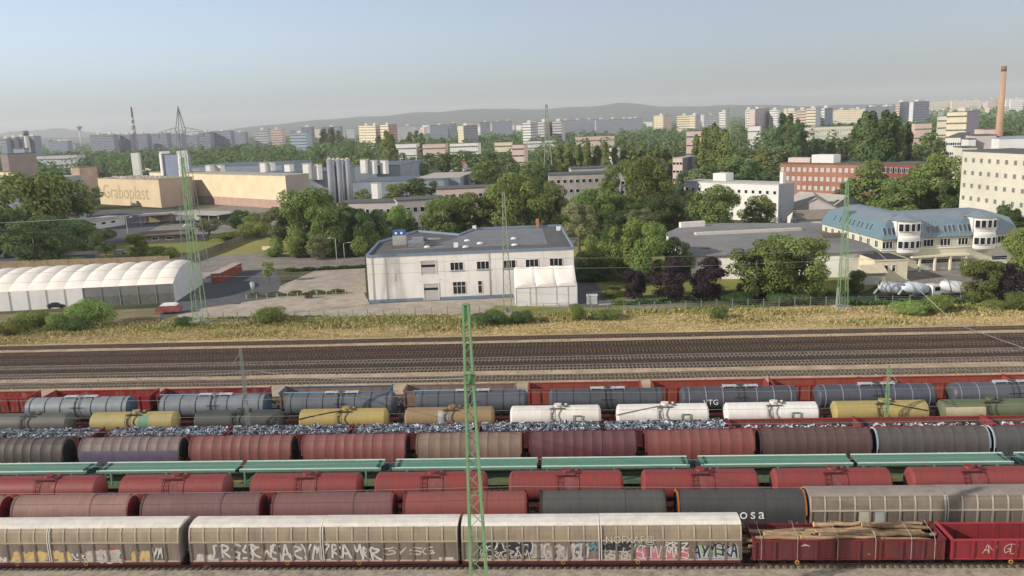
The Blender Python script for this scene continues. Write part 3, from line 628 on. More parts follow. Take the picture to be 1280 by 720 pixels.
for i in range(9):
    x=(xs[i]+xs[i+1])/2; dim=i>=6
    o=put(gd,first,x,5,'maroon open wagon heaped with scrap '+locn[i] if not dim else 'rusty brown open wagon, only partly filled, '+locn[i],GR6,{'body_slot':gm6b if dim else gm6,'body2_slot':gr6b if dim else gr6}); first=False
    src=hpl if dim else hpo[i%2]
    if src.name in hused: h=src.copy(); COL.objects.link(h)
    else: h=src; hused.add(src.name)
    h.location=(x,YR[5],0); tag(h,('bluish silver crushed scrap heaped in the open wagon ' if not dim else 'low dark scrap lying in the open wagon ')+locn[i],'scrap','scrap loads of the sixth train','stuff')
# row 7 : short tanks
GR7='short tank wagons in the seventh train'
t7=tank_wagon(13.3,1.33,2.5,bands=(),bx=.3,gap=2.1); first=True
b=MB()
for xb in (-.3,.55):
    pts=[(xb+.18*math.sin(k*1.3),-(1.39)*math.cos(R(a)),2.5+1.39*math.sin(R(a))) for k,a in enumerate((75,60,45,30,15,0,-15))]
    b=MB()
    for p,q in zip(pts,pts[1:]): b.bar(p,q,.07)
    b.build('vent_pipe',BODY2,t7)
r7=[(-12,112,'5c5b53','4f4e48','46453f','leftmost short tank wagon, dull grey green, at the left edge'),(118,234,'a39257','94865c','3a3a36','pale ochre short tank wagon at the left, teal patch by its ladder'),(243,362,'4a4b48','403f3c','353532','dark grey short tank wagon between two ochre ones'),(375,487,'a8914f','9c8a58','4a4536','yellow ochre short tank wagon, black hose over its left end'),(505,619,'8f7a55','846c4c','54452f','brownish tan short tank wagon behind the green mast, grey patch'),
 (637,752,'d9d3c9','cfc6b9','6b655c','first white short tank wagon from the left, green ladder frame'),(770,889,'dcd7cf','d2cabf','6b655c','middle one of the three white short tank wagons'),(907,1030,'dedad2','d5cec4','6b655c','third white short tank wagon from the left, rightmost white one'),(1045,1173,'a79454','98895a','4a4536','yellow ochre short tank wagon at the right with dark curved stain'),(1187,1312,'5a6346','6d6a50','3f4236','olive green short tank wagon at the right edge, beige side panel')]
for i,(a,b_,c,d,e,lb) in enumerate(r7):
    x,_=span(a,b_,518,3.0); cm=mat('tank7_%d'%i,dk(c,.94),.55,0,.6,c2=dk(d,.92),thr=(.4,.75),stretch=(.8,.6,.4),streak=.14); o=put(t7,first,x,6,lb,GR7,{'body_slot':cm,'body2_slot':mat('tank7d_%d'%i,e,.7,.2),'end_slot':cm}); first=False
    def sidepatch(x0,x1,a0,a1,m,nm,rr=1.335):
        b=MB(); b.loft([[(xx,-rr*math.cos(R(a)),2.5+rr*math.sin(R(a))) for a in range(a0,a1+1,6)] for xx in (x0,x1)],0,False,False); b.build(nm,m,o)
    if i==1: sidepatch(1.0,2.2,-20,60,mat('teal_patch','5f8069',.6,.2),'teal_patch')
    if i==4: sidepatch(-1.3,.1,-20,60,mat('grey_patch','9c9a94',.6,.15),'grey_patch')
    if i==9: sidepatch(-5.2,-.6,-24,36,mat('beige_patch','a39877',.6,.15),'beige_panel')
    if i in (5,6,7):
        b=MB(); 
        for xq in (2.2,3.2): b.bar((xq,-1.42,1.6),(xq,-1.40,3.0),.08)
        for zq in (2.3,3.0): b.bar((2.2,-1.41,zq),(3.2,-1.41,zq),.08)
        b.build('ladder_frame',mat('ladder_green','5d7a55',.6),o)
    if i==0: o70=o
    if i in (3,6,8):
        b=MB(); pts=[(-5.6+k*.8,-(1.38)*math.cos(R(20+k*7)),2.5+1.38*math.sin(R(20+k*7))) for k in range(8)]
        if i==8: pts=[(-p[0]-.4,p[1],p[2]) for p in pts]  # on this tank the curve is the contact mast's shadow, built as a bar
        for p,q in zip(pts,pts[1:]): b.bar(p,q,.1)
        b.build('hose',BLACK if i!=6 else mat('hose_grey','77736c',.6),o)
# row 8 : long grey tanks with bands
GR8='long grey banded tank wagons in the eighth train'
t8=tank_wagon(16.4,1.46,2.78,gap=1.7,bands=[-6.3+2.1*k for k in range(7)],plat=False,topwalk=True,bx=.2,dome=.45); first=True
r8=[(-130,36,'7a8186','leftmost grey banded tank wagon, dark blue end, at the left edge'),(41,189,'80868a','light grey banded tank wagon, second from the left'),(200,352,'777c82','light grey banded tank wagon, third from the left, thin mast in front'),(355,503,'5f6369','mid grey banded tank wagon behind the yellow tank, blue wagon on its right'),(518,662,'54585e','dark grey banded tank wagon crossed by the green mast'),(683,834,'4c4e53','dark grey banded tank wagon behind the first white tank'),(850,1003,'4a4c52','dark grey banded tank wagon with white letters on its side'),(1022,1182,'4b4e57','dark blue grey banded tank wagon behind the ochre tank at the right'),(1198,1360,'53565e','rightmost dark blue grey banded tank wagon at the edge')]
for i,(a,b_,c,lb) in enumerate(r8):
    x,_=span(a,b_,500,3.0); cm=mat('tank8_%d'%i,dk(c,.92),.42,.15,.6,spec=.4,streak=.14); en=mat('tank8e','2f4453',.5,.2) if i<3 else mat('tank8en','41444c',.45,.1)
    o=put(t8,first,x,7,lb,GR8,{'body_slot':cm,'body2_slot':mat('band_dark','2f3236',.6) if i<6 else mat('band_light','74787e',.5),'end_slot':en}); first=False
    if i==6: text_mesh('VTG',.95,'lettering',MC['letter_white'],o,(-4.6,-1.50,2.4),rot=(R(84),0,0),spacing=1.05)
    if 2<=i<=4:
        b=MB(); b.cyl((-7.6,.35,4.3),(7.6,.35,4.3),.05,n=6); b.build('roof_pipe',mat('pipe_blue','5f86a0',.5,.15),o)
# row 9 : gondolas, far walls seen from inside
GR9='empty open wagons in the ninth, farthest train'
e9=[-65,85,212,350,505,650,812,962,1119,1272,1430]; xs=[XS(p,480,3.0) for p in e9]
g9=gondola(16.25,h=3.05,ribs=10); first=True
w9=[('8c1c22','9b8468'),('8c1c22','8b6a55'),('7b2a2a','88705f'),('2b5570','8c7264'),('7a6258','8a7466'),('8a3a32','9a4a3c'),('8a2b2b','9a4a3c'),('8c2028','a0523f'),('8c2028','a0523f'),('8c2028','a0523f')]
n9=['bright red open wagon with tan ribs at the left edge','bright red open wagon, second from the left in the farthest train','dusty red open wagon, dark triangular shadow inside, third from left','blue ended open wagon with dusty tan inside, left of the mast','tan dusted open wagon with blue end behind the green mast','rust red open wagon just right of the green mast','rust red open wagon behind the white tanks','orange brown open wagon with a bright red end, right part of farthest train','orange brown open wagon behind the ochre tank, farthest train','orange brown open wagon at the right edge, farthest train']
for i in range(10):
    x=(xs[i]+xs[i+1])/2; c,d=w9[i]; cm=paint('gon9_%d'%i,c,d,(.15,.5) if i>2 else (.45,.7)); o=put(g9,first,x,8,n9[i],GR9,{'body_slot':cm,'body2_slot':mat('gon9r_%s'%c,c,.6,.2)}); first=False
# ============================================================ GROUND
def ground_mat():
    m=bpy.data.materials.new('town_ground'); m.use_nodes=True; nt=m.node_tree; N=nt.nodes; L=nt.links; b=N['Principled BSDF']; b.inputs['Roughness'].default_value=1; b.inputs['Specular IOR Level'].default_value=.1
    tc=N.new('ShaderNodeTexCoord'); prev=None
    def nz(s,d=6): 
        n=N.new('ShaderNodeTexNoise'); n.inputs['Scale'].default_value=s; n.inputs['Detail'].default_value=d; L.new(tc.outputs['Object'],n.inputs['Vector']); return n
    def rmp(n,a,c): 
        r=N.new('ShaderNodeMapRange'); r.inputs[1].default_value=a; r.inputs[2].default_value=c; L.new(n.outputs['Fac'],r.inputs[0]); return r
    def mix(f,a,c):
        x=N.new('ShaderNodeMix'); x.data_type='RGBA'; L.new(f.outputs[0],x.inputs[0])
        for i,v in ((6,a),(7,c)):
            if isinstance(v,str): x.inputs[i].default_value=(*lin(v),1)
            else: L.new(v.outputs[2],x.inputs[i])
        return x
    g=mix(rmp(nz(.35),.35,.65),'4c5233','625c40'); g=mix(rmp(nz(.02,4),.4,.6),g,'37432a'); g=mix(rmp(nz(.009,5),.56,.6),g,'7d766a')
    L.new(g.outputs[2],b.inputs['Base Color']); return m
b=MB(); radii=[0,40,110,200,400,700,1000,1300,1700,2100,2600,3200,4000,5000,6500,8500,11000,13400]; rings=[]
for r_ in radii:
    rings.append([(r_*math.sin(R(a)),r_*math.cos(R(a))-(0 if r_<300 else 0),terr(r_*math.sin(R(a)),r_*math.cos(R(a)))) for a in range(-100,101,2)])
rings=[[(x,max(y,-380.0),z) for x,y,z in r] for r in rings]
b.loft(rings,0,False,False,True); gr=b.build('ground',ground_mat()); gr['kind']='structure'
b=MB(); b.box(-300,-300,-.6,300,40,-.02)
# hills
hm1=mat('hill_forest','2e3c30',1,.3,.004,c2='3f4a3a',spec=.05)
def ridge(name,pts,D0,D1,seed,lab=None):
    rg=random.Random(seed); b=MB(); rr=[]
    def yat(px):
        for (a,ya),(c,yc) in zip(pts,pts[1:]):
            if a<=px<=c: 
                t=(px-a)/(c-a); return ya+(yc-ya)*t
        return pts[-1][1]
    for k,f in enumerate((0,.35,.7,1.0,1.25)):
        row=[]
        for i in range(161):
            px=pts[0][0]+(pts[-1][0]-pts[0][0])*i/160; D=D0+(D1-D0)*f; a=AZ(px)*D
            ztop=ZAT(*(AZ(px)*D1).xy,yat(px)); ztop=max(ztop,terr(a.x,a.y)+3)
            base=terr(a.x,a.y)-1.0
            z=base+(ztop-base)*(0,.35,.8,1,.3)[k]*(1+(.02*math.sin(i*.9+k)+rg.uniform(-.012,.012)))
            row.append((a.x,a.y,z))
        rr.append(row)
    b.loft(rr,0,False,False,True); o=b.build(name,hm1); o['kind']='structure'
ridge('hill_range',[(-120,168),(0,170),(60,172),(210,170),(262,165),(300,160),(350,155),(400,150),(440,147),(480,145),(520,141),(560,139),(600,136),(625,135.5),(660,137),(700,135),(740,133),(770,129),(785,128.5),(800,130),(830,133.5),(870,133),(900,131.5),(960,131),(1000,133),(1050,131),(1120,130),(1200,130),(1300,127),(1380,126)],7600,9600,1)
ridge('far_hill',[(-140,172),(-20,171),(10,165),(25,163.5),(45,163),(60,161.5),(75,160),(90,162),(105,164),(125,166),(150,167),(200,168),(260,167)],11000,12300,2)
# ---- rail yard bed
ymin,ymax=40,146
ball=mat('yard_ballast','9a9080',1,.3,1.6,c2='746b5e',spec=.05,bump=.5,detail=9)
dark=mat('ballast_dark','463d35',1,.3,1.2,c2='3a322b',spec=.05,bump=.5,detail=9)
sand=mat('cess_sand','a6947c',1,.25,.35,c2='8e7d66',spec=.05,bump=.3,detail=9)
def sheet(name,x0,y0,x1,y1,z,m,n=60,jit=.25,seed=1):
    rg=random.Random(seed); b=MB(); a=[(x0+(x1-x0)*i/n,y0+rg.uniform(-jit,jit)) for i in range(n+1)]; c=[(x0+(x1-x0)*i/n,y1+rg.uniform(-jit,jit)) for i in range(n+1)]
    for i in range(n): b.poly([(a[i][0],a[i][1],z),(a[i+1][0],a[i+1][1],z),(c[i+1][0],c[i+1][1],z),(c[i][0],c[i][1],z)])
    o=b.build(name,m); o['kind']='structure'; return o
sheet('yard_bed',-330,30,330,111,.010,ball)
sheet('service_strip',-330,111,330,148,.014,sand)
sheet('dark_ballast',-330,124.9,330,141.6,.020,dark,seed=3)
sheet('dark_ballast',-330,119.6,330,122.9,.022,mat('ballast_brown','695b49',1,.3,1.3,c2='55493b',spec=.05,bump=.5,detail=9),seed=4)
sheet('dark_ballast',-330,143.6,330,146.2,.022,MC['ballast_brown'],seed=5)
slp=mat('sleeper','665a4d',.95,.35,1.5,c2='463c33',rand=.0); slc=mat('sleeper_pale','7b6f61',.95,.35,1.2,c2='554b41')
railm=mat('rail_steel','8a7d72',.4,.3,2,metal=.3); railr=mat('rail_rusty','5a4434',.7,.3,2)
def track(y,pale=False,x0=-260,x1=230,slope=0.0,z=.0):
    b=MB(); x=x0; n=0
    while x<x1:
        b.box(x-.12,y-1.25,.0,x+.12,y+1.25,.12,0); x+=.62
    for q in (-.7525,.7525):
        for (w,za,zb) in ((.07,.12,.14),(.018,.14,.22),(.036,.22,.262)):
            b.box(x0,y+q-w,za+z,x1,y+q+w,zb+z,1)
    o=b.build('railway_track',[slc if pale else slp,railm if pale else railr]); o['kind']='structure'
for i,y in enumerate(YR): track(y,x0=-125,x1=105)
for y,p in ((112.6,False),(121.2,True),(126.4,True),(131.2,True),(135.8,False),(140.2,False),(144.9,False)): track(y,p)
# ---- grass bank
grass=mat('dry_grass_soil','b59f73',1,.3,.22,c2='93824f',spec=.05,detail=9,thr=(.4,.62),stretch=(.35,1,1),streak=.2)
sheet('grass_bank',-330,147.2,330,165.6,.03,grass,jit=.6,seed=9)
def tufts(name,lab,area,n,h,cols,seed):
    rg=random.Random(seed); b=MB()
    for _ in range(n):
        x,y=area(rg); hh=h*rg.uniform(.4,1.4); w_=rg.uniform(.05,.2); a=rg.uniform(0,math.pi); lx,ly=rg.uniform(-.8,.8)*hh,rg.uniform(-.4,.4)*hh; c=math.cos(a)*w_;s_=math.sin(a)*w_
        m=rg.choice(cols); b.poly([(x-c,y-s_,.02),(x+c,y+s_,.02),(x+c*.6+lx,y+s_*.6+ly,hh),(x-c*.5+lx,y-s_*.5+ly,hh*.9)],m)
    o=b.build(name,[mat('straw','a89469',1,.25,1,spec=.05),mat('straw_pale','b5a277',1,.2,1,spec=.05),mat('grass_green','76833f',1,.3,1,spec=.05),mat('grass_olive','a0925e',1,.3,1,spec=.05)]); tag(o,lab,'grass',kind='stuff')
def bankarea(rg):
    return rg.uniform(-118,98), 147.6+17.8*rg.random()
tufts('dry_grass','tall dry straw coloured grass along the embankment above the tracks',bankarea,60000,.17,[0,0,1,3,0,0,3,0],4)
gp=[G(395,404),G(470,400),G(560,404),G(700,396),(G(235,410)),G(60,412),G(20,405),G(1180,384),G(330,396),G(880,388)]
def greenarea(rg):
    p=rg.choice(gp); return p.x+rg.gauss(0,8),min(165.5,max(150,p.y+rg.gauss(0,1.8)))
def brownarea(rg):
    k=rg.randrange(14); return -110+k*15.5+4*math.sin(k*5)+rg.gauss(0,4.5),150+14*((k*.37)%1)+rg.gauss(0,1.3)
tufts('weed_patches','browner taller weed patches scattered over the dry grass embankment',brownarea,9000,.55,[3,3,0,2],14)
tufts('green_weeds','patches of green weeds and nettles growing in the dry grass',greenarea,9000,.5,[2,2,2,3],6)
def edge(rg): return rg.uniform(-115,95),rg.choice((146.6,142.6,118.9,123.9))+rg.gauss(0,.5)
tufts('track_weeds','sparse dry weeds growing on the sandy strips between the tracks',edge,1500,.15,[0,3,2,1],8)
# ---- paved areas and roads (pixel outlines on the flat ground)
def patch(name,pts,z,m): 
    b=MB(); P=[G(*p) for p in pts]; 
    if sum(P[i].x*P[(i+1)%len(P)].y-P[(i+1)%len(P)].x*P[i].y for i in range(len(P)))<0: P=P[::-1]
    b.poly([(p.x,p.y,z) for p in P]); o=b.build(name,m); o['kind']='structure'
concr=mat('yard_concrete','a39888',.95,.18,.3,c2='8b8174',detail=8,spec=.1); asph=mat('asphalt','57575a',.9,.25,.5,c2='4a4a4e',detail=8,spec=.2); asphl=mat('asphalt_light','837c73',.9,.2,.3,c2='6f6963',detail=8,spec=.1); lawn=mat('lawn','66703a',1,.3,.4,c2='81793f',detail=8,spec=.05); lawny=mat('lawn_dry','80803f',1,.3,.4,c2='8f8550',detail=8,spec=.05)
patch('concrete_yard',[(222,404),(262,404),(460,398),(745,391),(745,378),(640,372),(462,380),(455,366),(330,372),(300,380),(222,383)],.040,concr)
patch('car_park',[(300,380),(330,372),(458,366),(456,335),(395,338),(345,360),(318,366)],.036,concr)
patch('loading_yard',[(200,400),(256,385),(345,372),(352,352),(345,337),(262,342),(200,380)],.044,asph)
patch('street',[(100,346),(255,340),(456,333),(456,318),(395,318),(330,316),(235,322),(100,330)],.048,asphl)
patch('dirt_yard',[(-60,412),(222,404),(222,384),(-60,396)],.034,mat('dirt','7d705a',1,.3,.4,c2='67633f',detail=8,spec=.05))
patch('lawn',[(235,330),(280,300),(330,297),(368,302),(395,318),(330,330),(270,334)],.032,lawny)
patch('dry_verge',[(0,338),(0,322),(150,300),(300,285),(360,290),(330,300),(250,322),(235,334)],.028,lawn)
patch('factory_yard',[(180,292),(240,262),(345,256),(352,268),(420,300),(300,292),(240,300)],.036,asphl)
patch('factory_yard',[(0,330),(0,285),(110,262),(240,262),(240,285),(150,305)],.034,asph)
patch('street',[(700,322),(725,296),(790,280),(860,272),(1010,262),(1010,256),(850,264),(780,272),(700,290),(640,296),(640,310)],.048,asphl)
patch('side_yard',[(712,392),(706,330),(728,326),(768,392)],.052,asph)
patch('front_lawn',[(765,385),(728,328),(870,318),(905,372)],.050,lawn)
patch('verge',[(700,328),(716,309),(790,300),(830,308),(760,330)],.030,lawny)
patch('footpath',[(748,382),(748,376),(1000,361),(1000,366)],.056,concr)
patch('front_lawn',[(895,372),(880,345),(1060,335),(1110,352),(1075,366)],.046,lawn)
patch('court_yard',[(1100,366),(1125,335),(1280,325),(1340,340),(1340,370),(1180,374)],.056,asphl)
patch('hedge_ground',[(600,395),(620,382),(790,386),(780,395)],.060,lawn)
# ============================================================ BUILDINGS NEAR BY
_wn={}
def window(parent,name,x,y,z,w,h,face,frame=WHITEF,panes=1,glass=GLASS,dep=.1,key=None,split=0):
    """face 0: looks to local -y, face 1: looks to local +x.  (x,y) is the middle of the window on the wall"""
    k=(name,round(w,2),round(h,2),frame.name,panes,glass.name,split)
    if k not in _wn:
        b=MB(); f=.08
        b.box(-w/2,-dep,0,w/2,0,f,0); b.box(-w/2,-dep,h-f,w/2,0,h,0)
        for i in range(panes+1):
            xx=-w/2+w*i/panes; x0=min(max(xx-f/2,-w/2),w/2-f); b.box(x0,-dep+.003,f,x0+f,0,h-f,0)
        if split: b.box(-w/2+f,-dep+.006,h*split,w/2-f,0,h*split+f,0)
        b.box(-w/2+f,-dep*.4,f,w/2-f,0,h-f,1)
        _wn[k]=b.build(name,[frame,glass],parent,(x,y,z)); o=_wn[k]
    else: o=ref(_wn[k],name,parent,(x,y,z))
    if face==1: o.rotation_euler=(0,0,R(90))
    if face==2: o.rotation_euler=(0,0,R(-90))
    return o
white=mat('white_render','d6d1c9',.85,.1,.25,c2='c9c2b8',stretch=(1,1,.4)); bluetrim=mat('blue_trim','6f7f92',.6,.15,1); roofd=mat('felt_roof','4b4a4a',.95,.25,.3,c2='5c5a58',detail=8); roofl=mat('felt_roof_light','6d6e74',.95,.2,.3)
def local(o,p):   # world xy -> local frame of a thing
    c,s=math.cos(-o.rotation_euler[2]),math.sin(-o.rotation_euler[2]); dx,dy=p[0]-o.location[0],p[1]-o.location[1]
    return (dx*c-dy*s,dx*s+dy*c)
# A: white two storey building
HA=10.75
fl=G(457.5,319,HA); fr=G(717,308.5,HA); d=(fr-fl); ang=math.atan2(d.y,d.x)
A=thing('office_building','white two storey flat roofed office with blue plinth behind the embankment','building',(fl.x,fl.y,0),ang)
WA=d.length; back=[local(A,G(px,py,HA)) for px,py in ((700,280.5),(594,284.5),(574,292),(521,287.5),(474,301))]
foot=[(0,0),(WA,0)]+[p for p in back]
b=MB(); b.prism(foot,0,HA-.5,0,1); b.build('wall',[white,roofd],A)
b=MB()
n=len(foot)
for i in range(n):
    p,q=foot[i],foot[(i+1)%n]; b.bar((*p,HA-.25),(*q,HA-.25),.34,.5,0)
b.build('parapet',[bluetrim],A)
b=MB(); b.prism([(2,9),(WA-5,9),(back[0][0]-5,back[0][1]-2),(back[1][0],back[1][1]-2),(back[2][0],back[2][1]-3),(14,14)],HA-.49,HA-.44); b.build('roof_sheet',roofl,A)
def ux(px):
    B_=Vector((A.location[0],A.location[1],0)); dv=Vector((math.cos(ang),math.sin(ang),0)); a_=AZ(px,345); nn=Vector((a_.y,-a_.x,0)); return -B_.dot(nn)/dv.dot(nn)
b=MB(); b.box(0-.04,-.06,0,ux(528),0,.7); b.box(ux(548),-.06,0,ux(640),0,.7); b.build('plinth',bluetrim,A)
def ua(px,py,z): p=local(A,G(px,py,z)); return p[0]
def wz(px,y0,yb): # heights at facade
    p=G(px,319,HA); X=fl.x+(px-457.5)/(717-457.5)*d.x; Y=fl.y+(px-457.5)/(717-457.5)*d.y; return ZAT(X,Y,y0),ZAT(X,Y,yb)
for c in (571.5,604.5,637,665.5,695.5):
    zt,zb=wz(c,324.5 if c<620 else 323-.02*(c-620),337 if c<620 else 335); x=ux(c)
    window(A,'window',x,-.0,6.55,2.9,1.85,0,panes=3,glass=GLASS)
window(A,'window',ux(573.5),0,1.2,2.9,2.85,0,panes=3,split=.62); window(A,'window',ux(599.5),0,1.2,.95,2.85,0,split=.62)
for z0,z1 in ((6.0,9.0),(.05,3.8)):
    x=ux(536 if z0>2 else 538); b=MB(); gz=z1-.9
    b.box(x-1.6,-.03,z0,x+1.6,0,z1,0); b.box(x-1.75,-.12,z0-.1,x-1.6,0,z1+.1,1); b.box(x+1.6,-.12,z0-.1,x+1.75,0,z1+.1,1); b.box(x-1.75,-.12,z1,x+1.75,0,z1+.14,1)
    b.box(x-1.5,-.05,gz-.55,x+1.5,-.03,gz,2)
    b.build('loading_door',[mat('door_grey','a9a6a2',.7,.1,1),white,GLASS],A)
b=MB(); b.bar((ux(525),0,4.5),(ux(525),-.9,4.6),.07); b.bar((ux(551),0,4.7),(ux(551),-.9,4.8),.07); b.build('wall_bracket',BLACK,A)
for cx_,w_ in ((49.5,0),(495,0),(508,0)):
    pass
b=MB(); x=ux(495); b.box(x-.25,-.03,4.6,x+.15,0,6.4); b.build('wall_sign',mat('sign_grey','b4b0ab',.6,.1),A)
for px_ in (466,483,612,717.5):
    b=MB(); x=ux(px_); b.cyl((x,-.08,.6),(x,-.08,HA-.5),.06,n=6); b.build('downpipe',mat('pipe_grey','a8a6a2',.6,.1),A)
b=MB()
for px_ in (500,556,586,620,652,680,708):
    x=ux(px_); b.box(x-.012,-.012,.8,x+.012,.0,HA-.55)
b.build('wall_joint',mat('joint_dark','9b9791',.8,.1),A,kind='stuff')
for c_ in (571.5,604.5,637,665.5,695.5):
    b=MB(); x=ux(c_); b.box(x-1.6,-.2,6.42,x+1.6,0,6.52); b.build('sill',bluetrim,A)
# rooftop things
def onroof(px,py,z=HA-.45): p=local(A,G(px,py,z)); return p
x,y=onroof(500,306); b=MB(); b.box(x-1.6,y-1.0,HA-.45,x+1.6,y+1.0,HA+1.9,0); b.box(x-1.5,y-.9,HA+1.9,x+1.5,y+.9,HA+3.1,1); b.cyl((x-.7,y-.95,HA+2.5),(x-.7,y-.9-.1,HA+2.5),.3,n=12,m=2); b.cyl((x+.6,y-.95,HA+2.5),(x+.6,y-1.0,HA+2.5),.3,n=12,m=2)
b.build('ventilation_unit',[mat('unit_grey','a19d97',.6,.2,2),mat('unit_blue','2f5f94',.5,.2,2),WHITEF],A)
x,y=onroof(521,308); b=MB(); b.box(x-1.9,y-1.2,HA-.45,x+1.8,y+1.2,HA+.9,0); b.box(x-1.0,y-.8,HA+.9,x+1.6,y+1,HA+1.7,0); b.cyl((x+1.8,y+.6,HA+1.0),(x+5.6,y+.9,HA+1.0),.35,n=10,m=0)
for k in range(8): b.bar((x-2.6+k*.7,y-1.5,HA-.45),(x-2.6+k*.7,y-1.5,HA+.7),.05)
b.bar((x-2.6,y-1.5,HA+.7),(x+2.3,y-1.5,HA+.7),.05); b.build('air_handler',[mat('duct','8f9294',.45,.25,2,metal=.3)],A)
for px,py in ((534,309.5),(584,301.5),(600,305),(582,309.5),(642,299),(643,307)):
    x,y=onroof(px,py); 
    b=MB(); b.loft([[(x+math.cos(a*math.pi/6)*r_,y+math.sin(a*math.pi/6)*r_,HA-.44+h_) for a in range(12)] for r_,h_ in ((.75,0),(.72,.25),(.5,.42),(.05,.5))],0,True,True); b.build('skylight_dome',mat('dome_white','c9c7c2',.4,.1),A)
for px,py in ((593,287),(698,288),(570,309)):
    x,y=onroof(px,py); b=MB(); b.box(x-.5,y-.4,HA-.45,x+.5,y+.4,HA+.6); b.build('vent_box',WHITEF,A)
x,y=onroof(672,284); b=MB(); b.box(x-.4,y-.4,HA-.45,x+.4,y+.4,HA+1.8); b.build('chimney',mat('chim_brick','a5745a',.9,.2,2),A)
# B: tent annex of three bays
tentm=mat('tent_fabric','ddd5c8',.7,.08,.3,c2='cfc6b8'); tentw=mat('tent_wall','cfccc8',.7,.1,.4,stretch=(1,1,.3))
bl=G(645,383.5); br=G(722,380); d2=br-bl; an=math.atan2(d2.y,d2.x); WB=d2.length
T=thing('tent_annex','white three bay fabric tent leaning on the right front of the white office','tent',(bl.x,bl.y,0),an)
T.rotation_euler[2]=ang; DB=6.0
b=MB(); b.box(0,0,0,WB,DB,4.1,0); b.build('tent_wall',tentw,T)
for k in range(3):
    b=MB(); rr=[]
    for j in range(9):
        v=j/8; row=[]
        for i in range(11):
            u=i/10; z=4.1+.25+3.2*(v**1.5)*(1-.10*math.sin(math.pi*u))+.35*math.sin(math.pi*u)*(1-v); row.append((WB*(k+u)/3,-.15+v*(DB+.1),z-(.25 if u in(0,1) else 0)))
        rr.append(row)
    b.loft(rr,0,False,False,True); 
    b.poly([(WB*k/3,-.15,4.05),(WB*(k+1)/3,-.15,4.05)]+[p for p in rr[0][::-1]])
    b.build('tent_roof',tentm,T)
b=MB(); b.poly([(0,0,4.0),(0,DB,4.0),(0,DB,7.2)]+[(0,DB*v,4.0+3.2*v**1.5) for v in (.75,.5,.25)]); b.poly([(WB,0,4.0),(WB,DB,4.0),(WB,DB,7.2)]+[(WB,DB*v,4.0+3.2*v**1.5) for v in (.75,.5,.25)])
b.build('tent_gable',tentm,T)
b=MB(); 
for x in (0.04,WB*.235,WB*.33,WB*.66,WB*.85,WB-.04): b.box(x-.05,-.06,.0,x+.05,0,4.05)
b.box(WB*.235,-.05,.4,WB*.85,0,.47); b.build('tent_post',mat('tent_seam','a5a29f',.6,.1),T)
b=MB(); p=G(740,380); 
C=thing('utility_cabinet','small pale grey utility cabinet beside the tent annex','cabinet',(p.x,p.y,0),0); b.box(-1.1,-.6,0,1.1,.6,1.9); b.build('body',mat('cab_grey','a8a9a5',.6,.1),C); b=MB(); b.box(-1.2,-.7,1.9,1.2,.7,2.05); b.build('lid',mat('cab_lid','c3c4c0',.5,.1),C)
# C: long fabric hall on the left
h0=G(-32,391); h1=G(219,378.2); hd=h1-h0; ah=math.atan2(hd.y,hd.x); WH=hd.length
NB=11; g0=G(0-32,361,4.6); 
H=thing('tent_hall','long white fabric hall with a row of vaulted roof bays at the left','tent hall',(h0.x,h0.y,0),ah)
DH=22.0; ev=4.5
print('hall',WH,ah,PR(*h1)[0],[PR(*(H.matrix_world@Vector((0,0,0))))])
bw=WH/NB
for k in range(NB):
    b=MB(); rr=[]
    for j in range(17):
        v=j/16; prof=ev+3.1*math.sin(math.pi*v)**.75; row=[]
        for i in range(9):
            u=i/8; row.append((bw*(k+u),DH*v,prof+.6*math.sin(math.pi*u)**.8*(math.sin(math.pi*v)**.4)))
        rr.append(row)
    b.loft(rr,0,False,False,True); b.build('roof_bay',tentm,H)
for k in range(NB):
    dk=k>=NB-5
    b=MB(); b.box(bw*k+.02,0,0 if not dk else 2.3,bw*(k+1)-.02,.06,ev,0)
    if dk: b.box(bw*k+.02,.02,0,bw*(k+1)-.02,.06,2.3,1)
    else: b.box(bw*k+.02,-.03,2.2,bw*(k+1)-.02,0,2.26,0)
    b.build('wall_panel',[mat('hall_dark','6f6f6d',.7,.2,.5),mat('hall_lowdark','5f605c',.8,.35,1.0)] if dk else [tentw],H)
b=MB()
for x in (0,WH):
    pr=[(x,0,0)]+[(x,DH*j/16,ev+3.1*math.sin(math.pi*j/16)**.75) for j in range(17)]+[(x,DH,0)]; b.poly(pr)
b.poly([(0,DH,0),(WH,DH,0),(WH,DH,ev),(0,DH,ev)]); b.build('gable_wall',mat('hall_gable','a5a8aa',.7,.1,.4),H)
for k in range(NB+1): b=MB(); b.box(bw*k-.06,-.1,0,bw*k+.06,0,ev); b.build('wall_post',mat('hall_post','8d8d8a',.6,.1),H)
# D: low white building with wide grey roof
HD=6.0
pts=[G(833,291.5,HD),G(864,318.5,HD),G(1050,315,HD),G(1093,312.5,HD),G(1045,279,HD),G(900,279,HD),G(852,283,HD)]
D_=thing('workshop_hall','low white workshop with a wide grey flat roof and long white skylight','building',(pts[1].x,pts[1].y,0),0)
lp=[local(D_,p) for p in pts]
b=MB(); b.prism(lp,0,HD-.35,0); b.build('wall',[white],D_)
b=MB(); lq=[]
cxm=sum(p[0] for p in lp)/7; cym=sum(p[1] for p in lp)/7
b.prism([((p[0]-cxm)*1.015+cxm,(p[1]-cym)*1.02+cym) for p in lp],HD-.35,HD,0,1); b.build('roof',[mat('roof_edge','6b6a6a',.8,.2),mat('felt_roof2','6a6866',.95,.2,.2,c2='7c7a7a',detail=9)],D_)
b=MB(); p,q=local(D_,G(869,291.8,HD+.4)),local(D_,G(1001,285.8,HD+.4)); b.bar((*p,HD+.3),(*q,HD+.3),2.2,.7); b.build('skylight',mat('skylight_white','b7b1a3',.6,.1),D_)
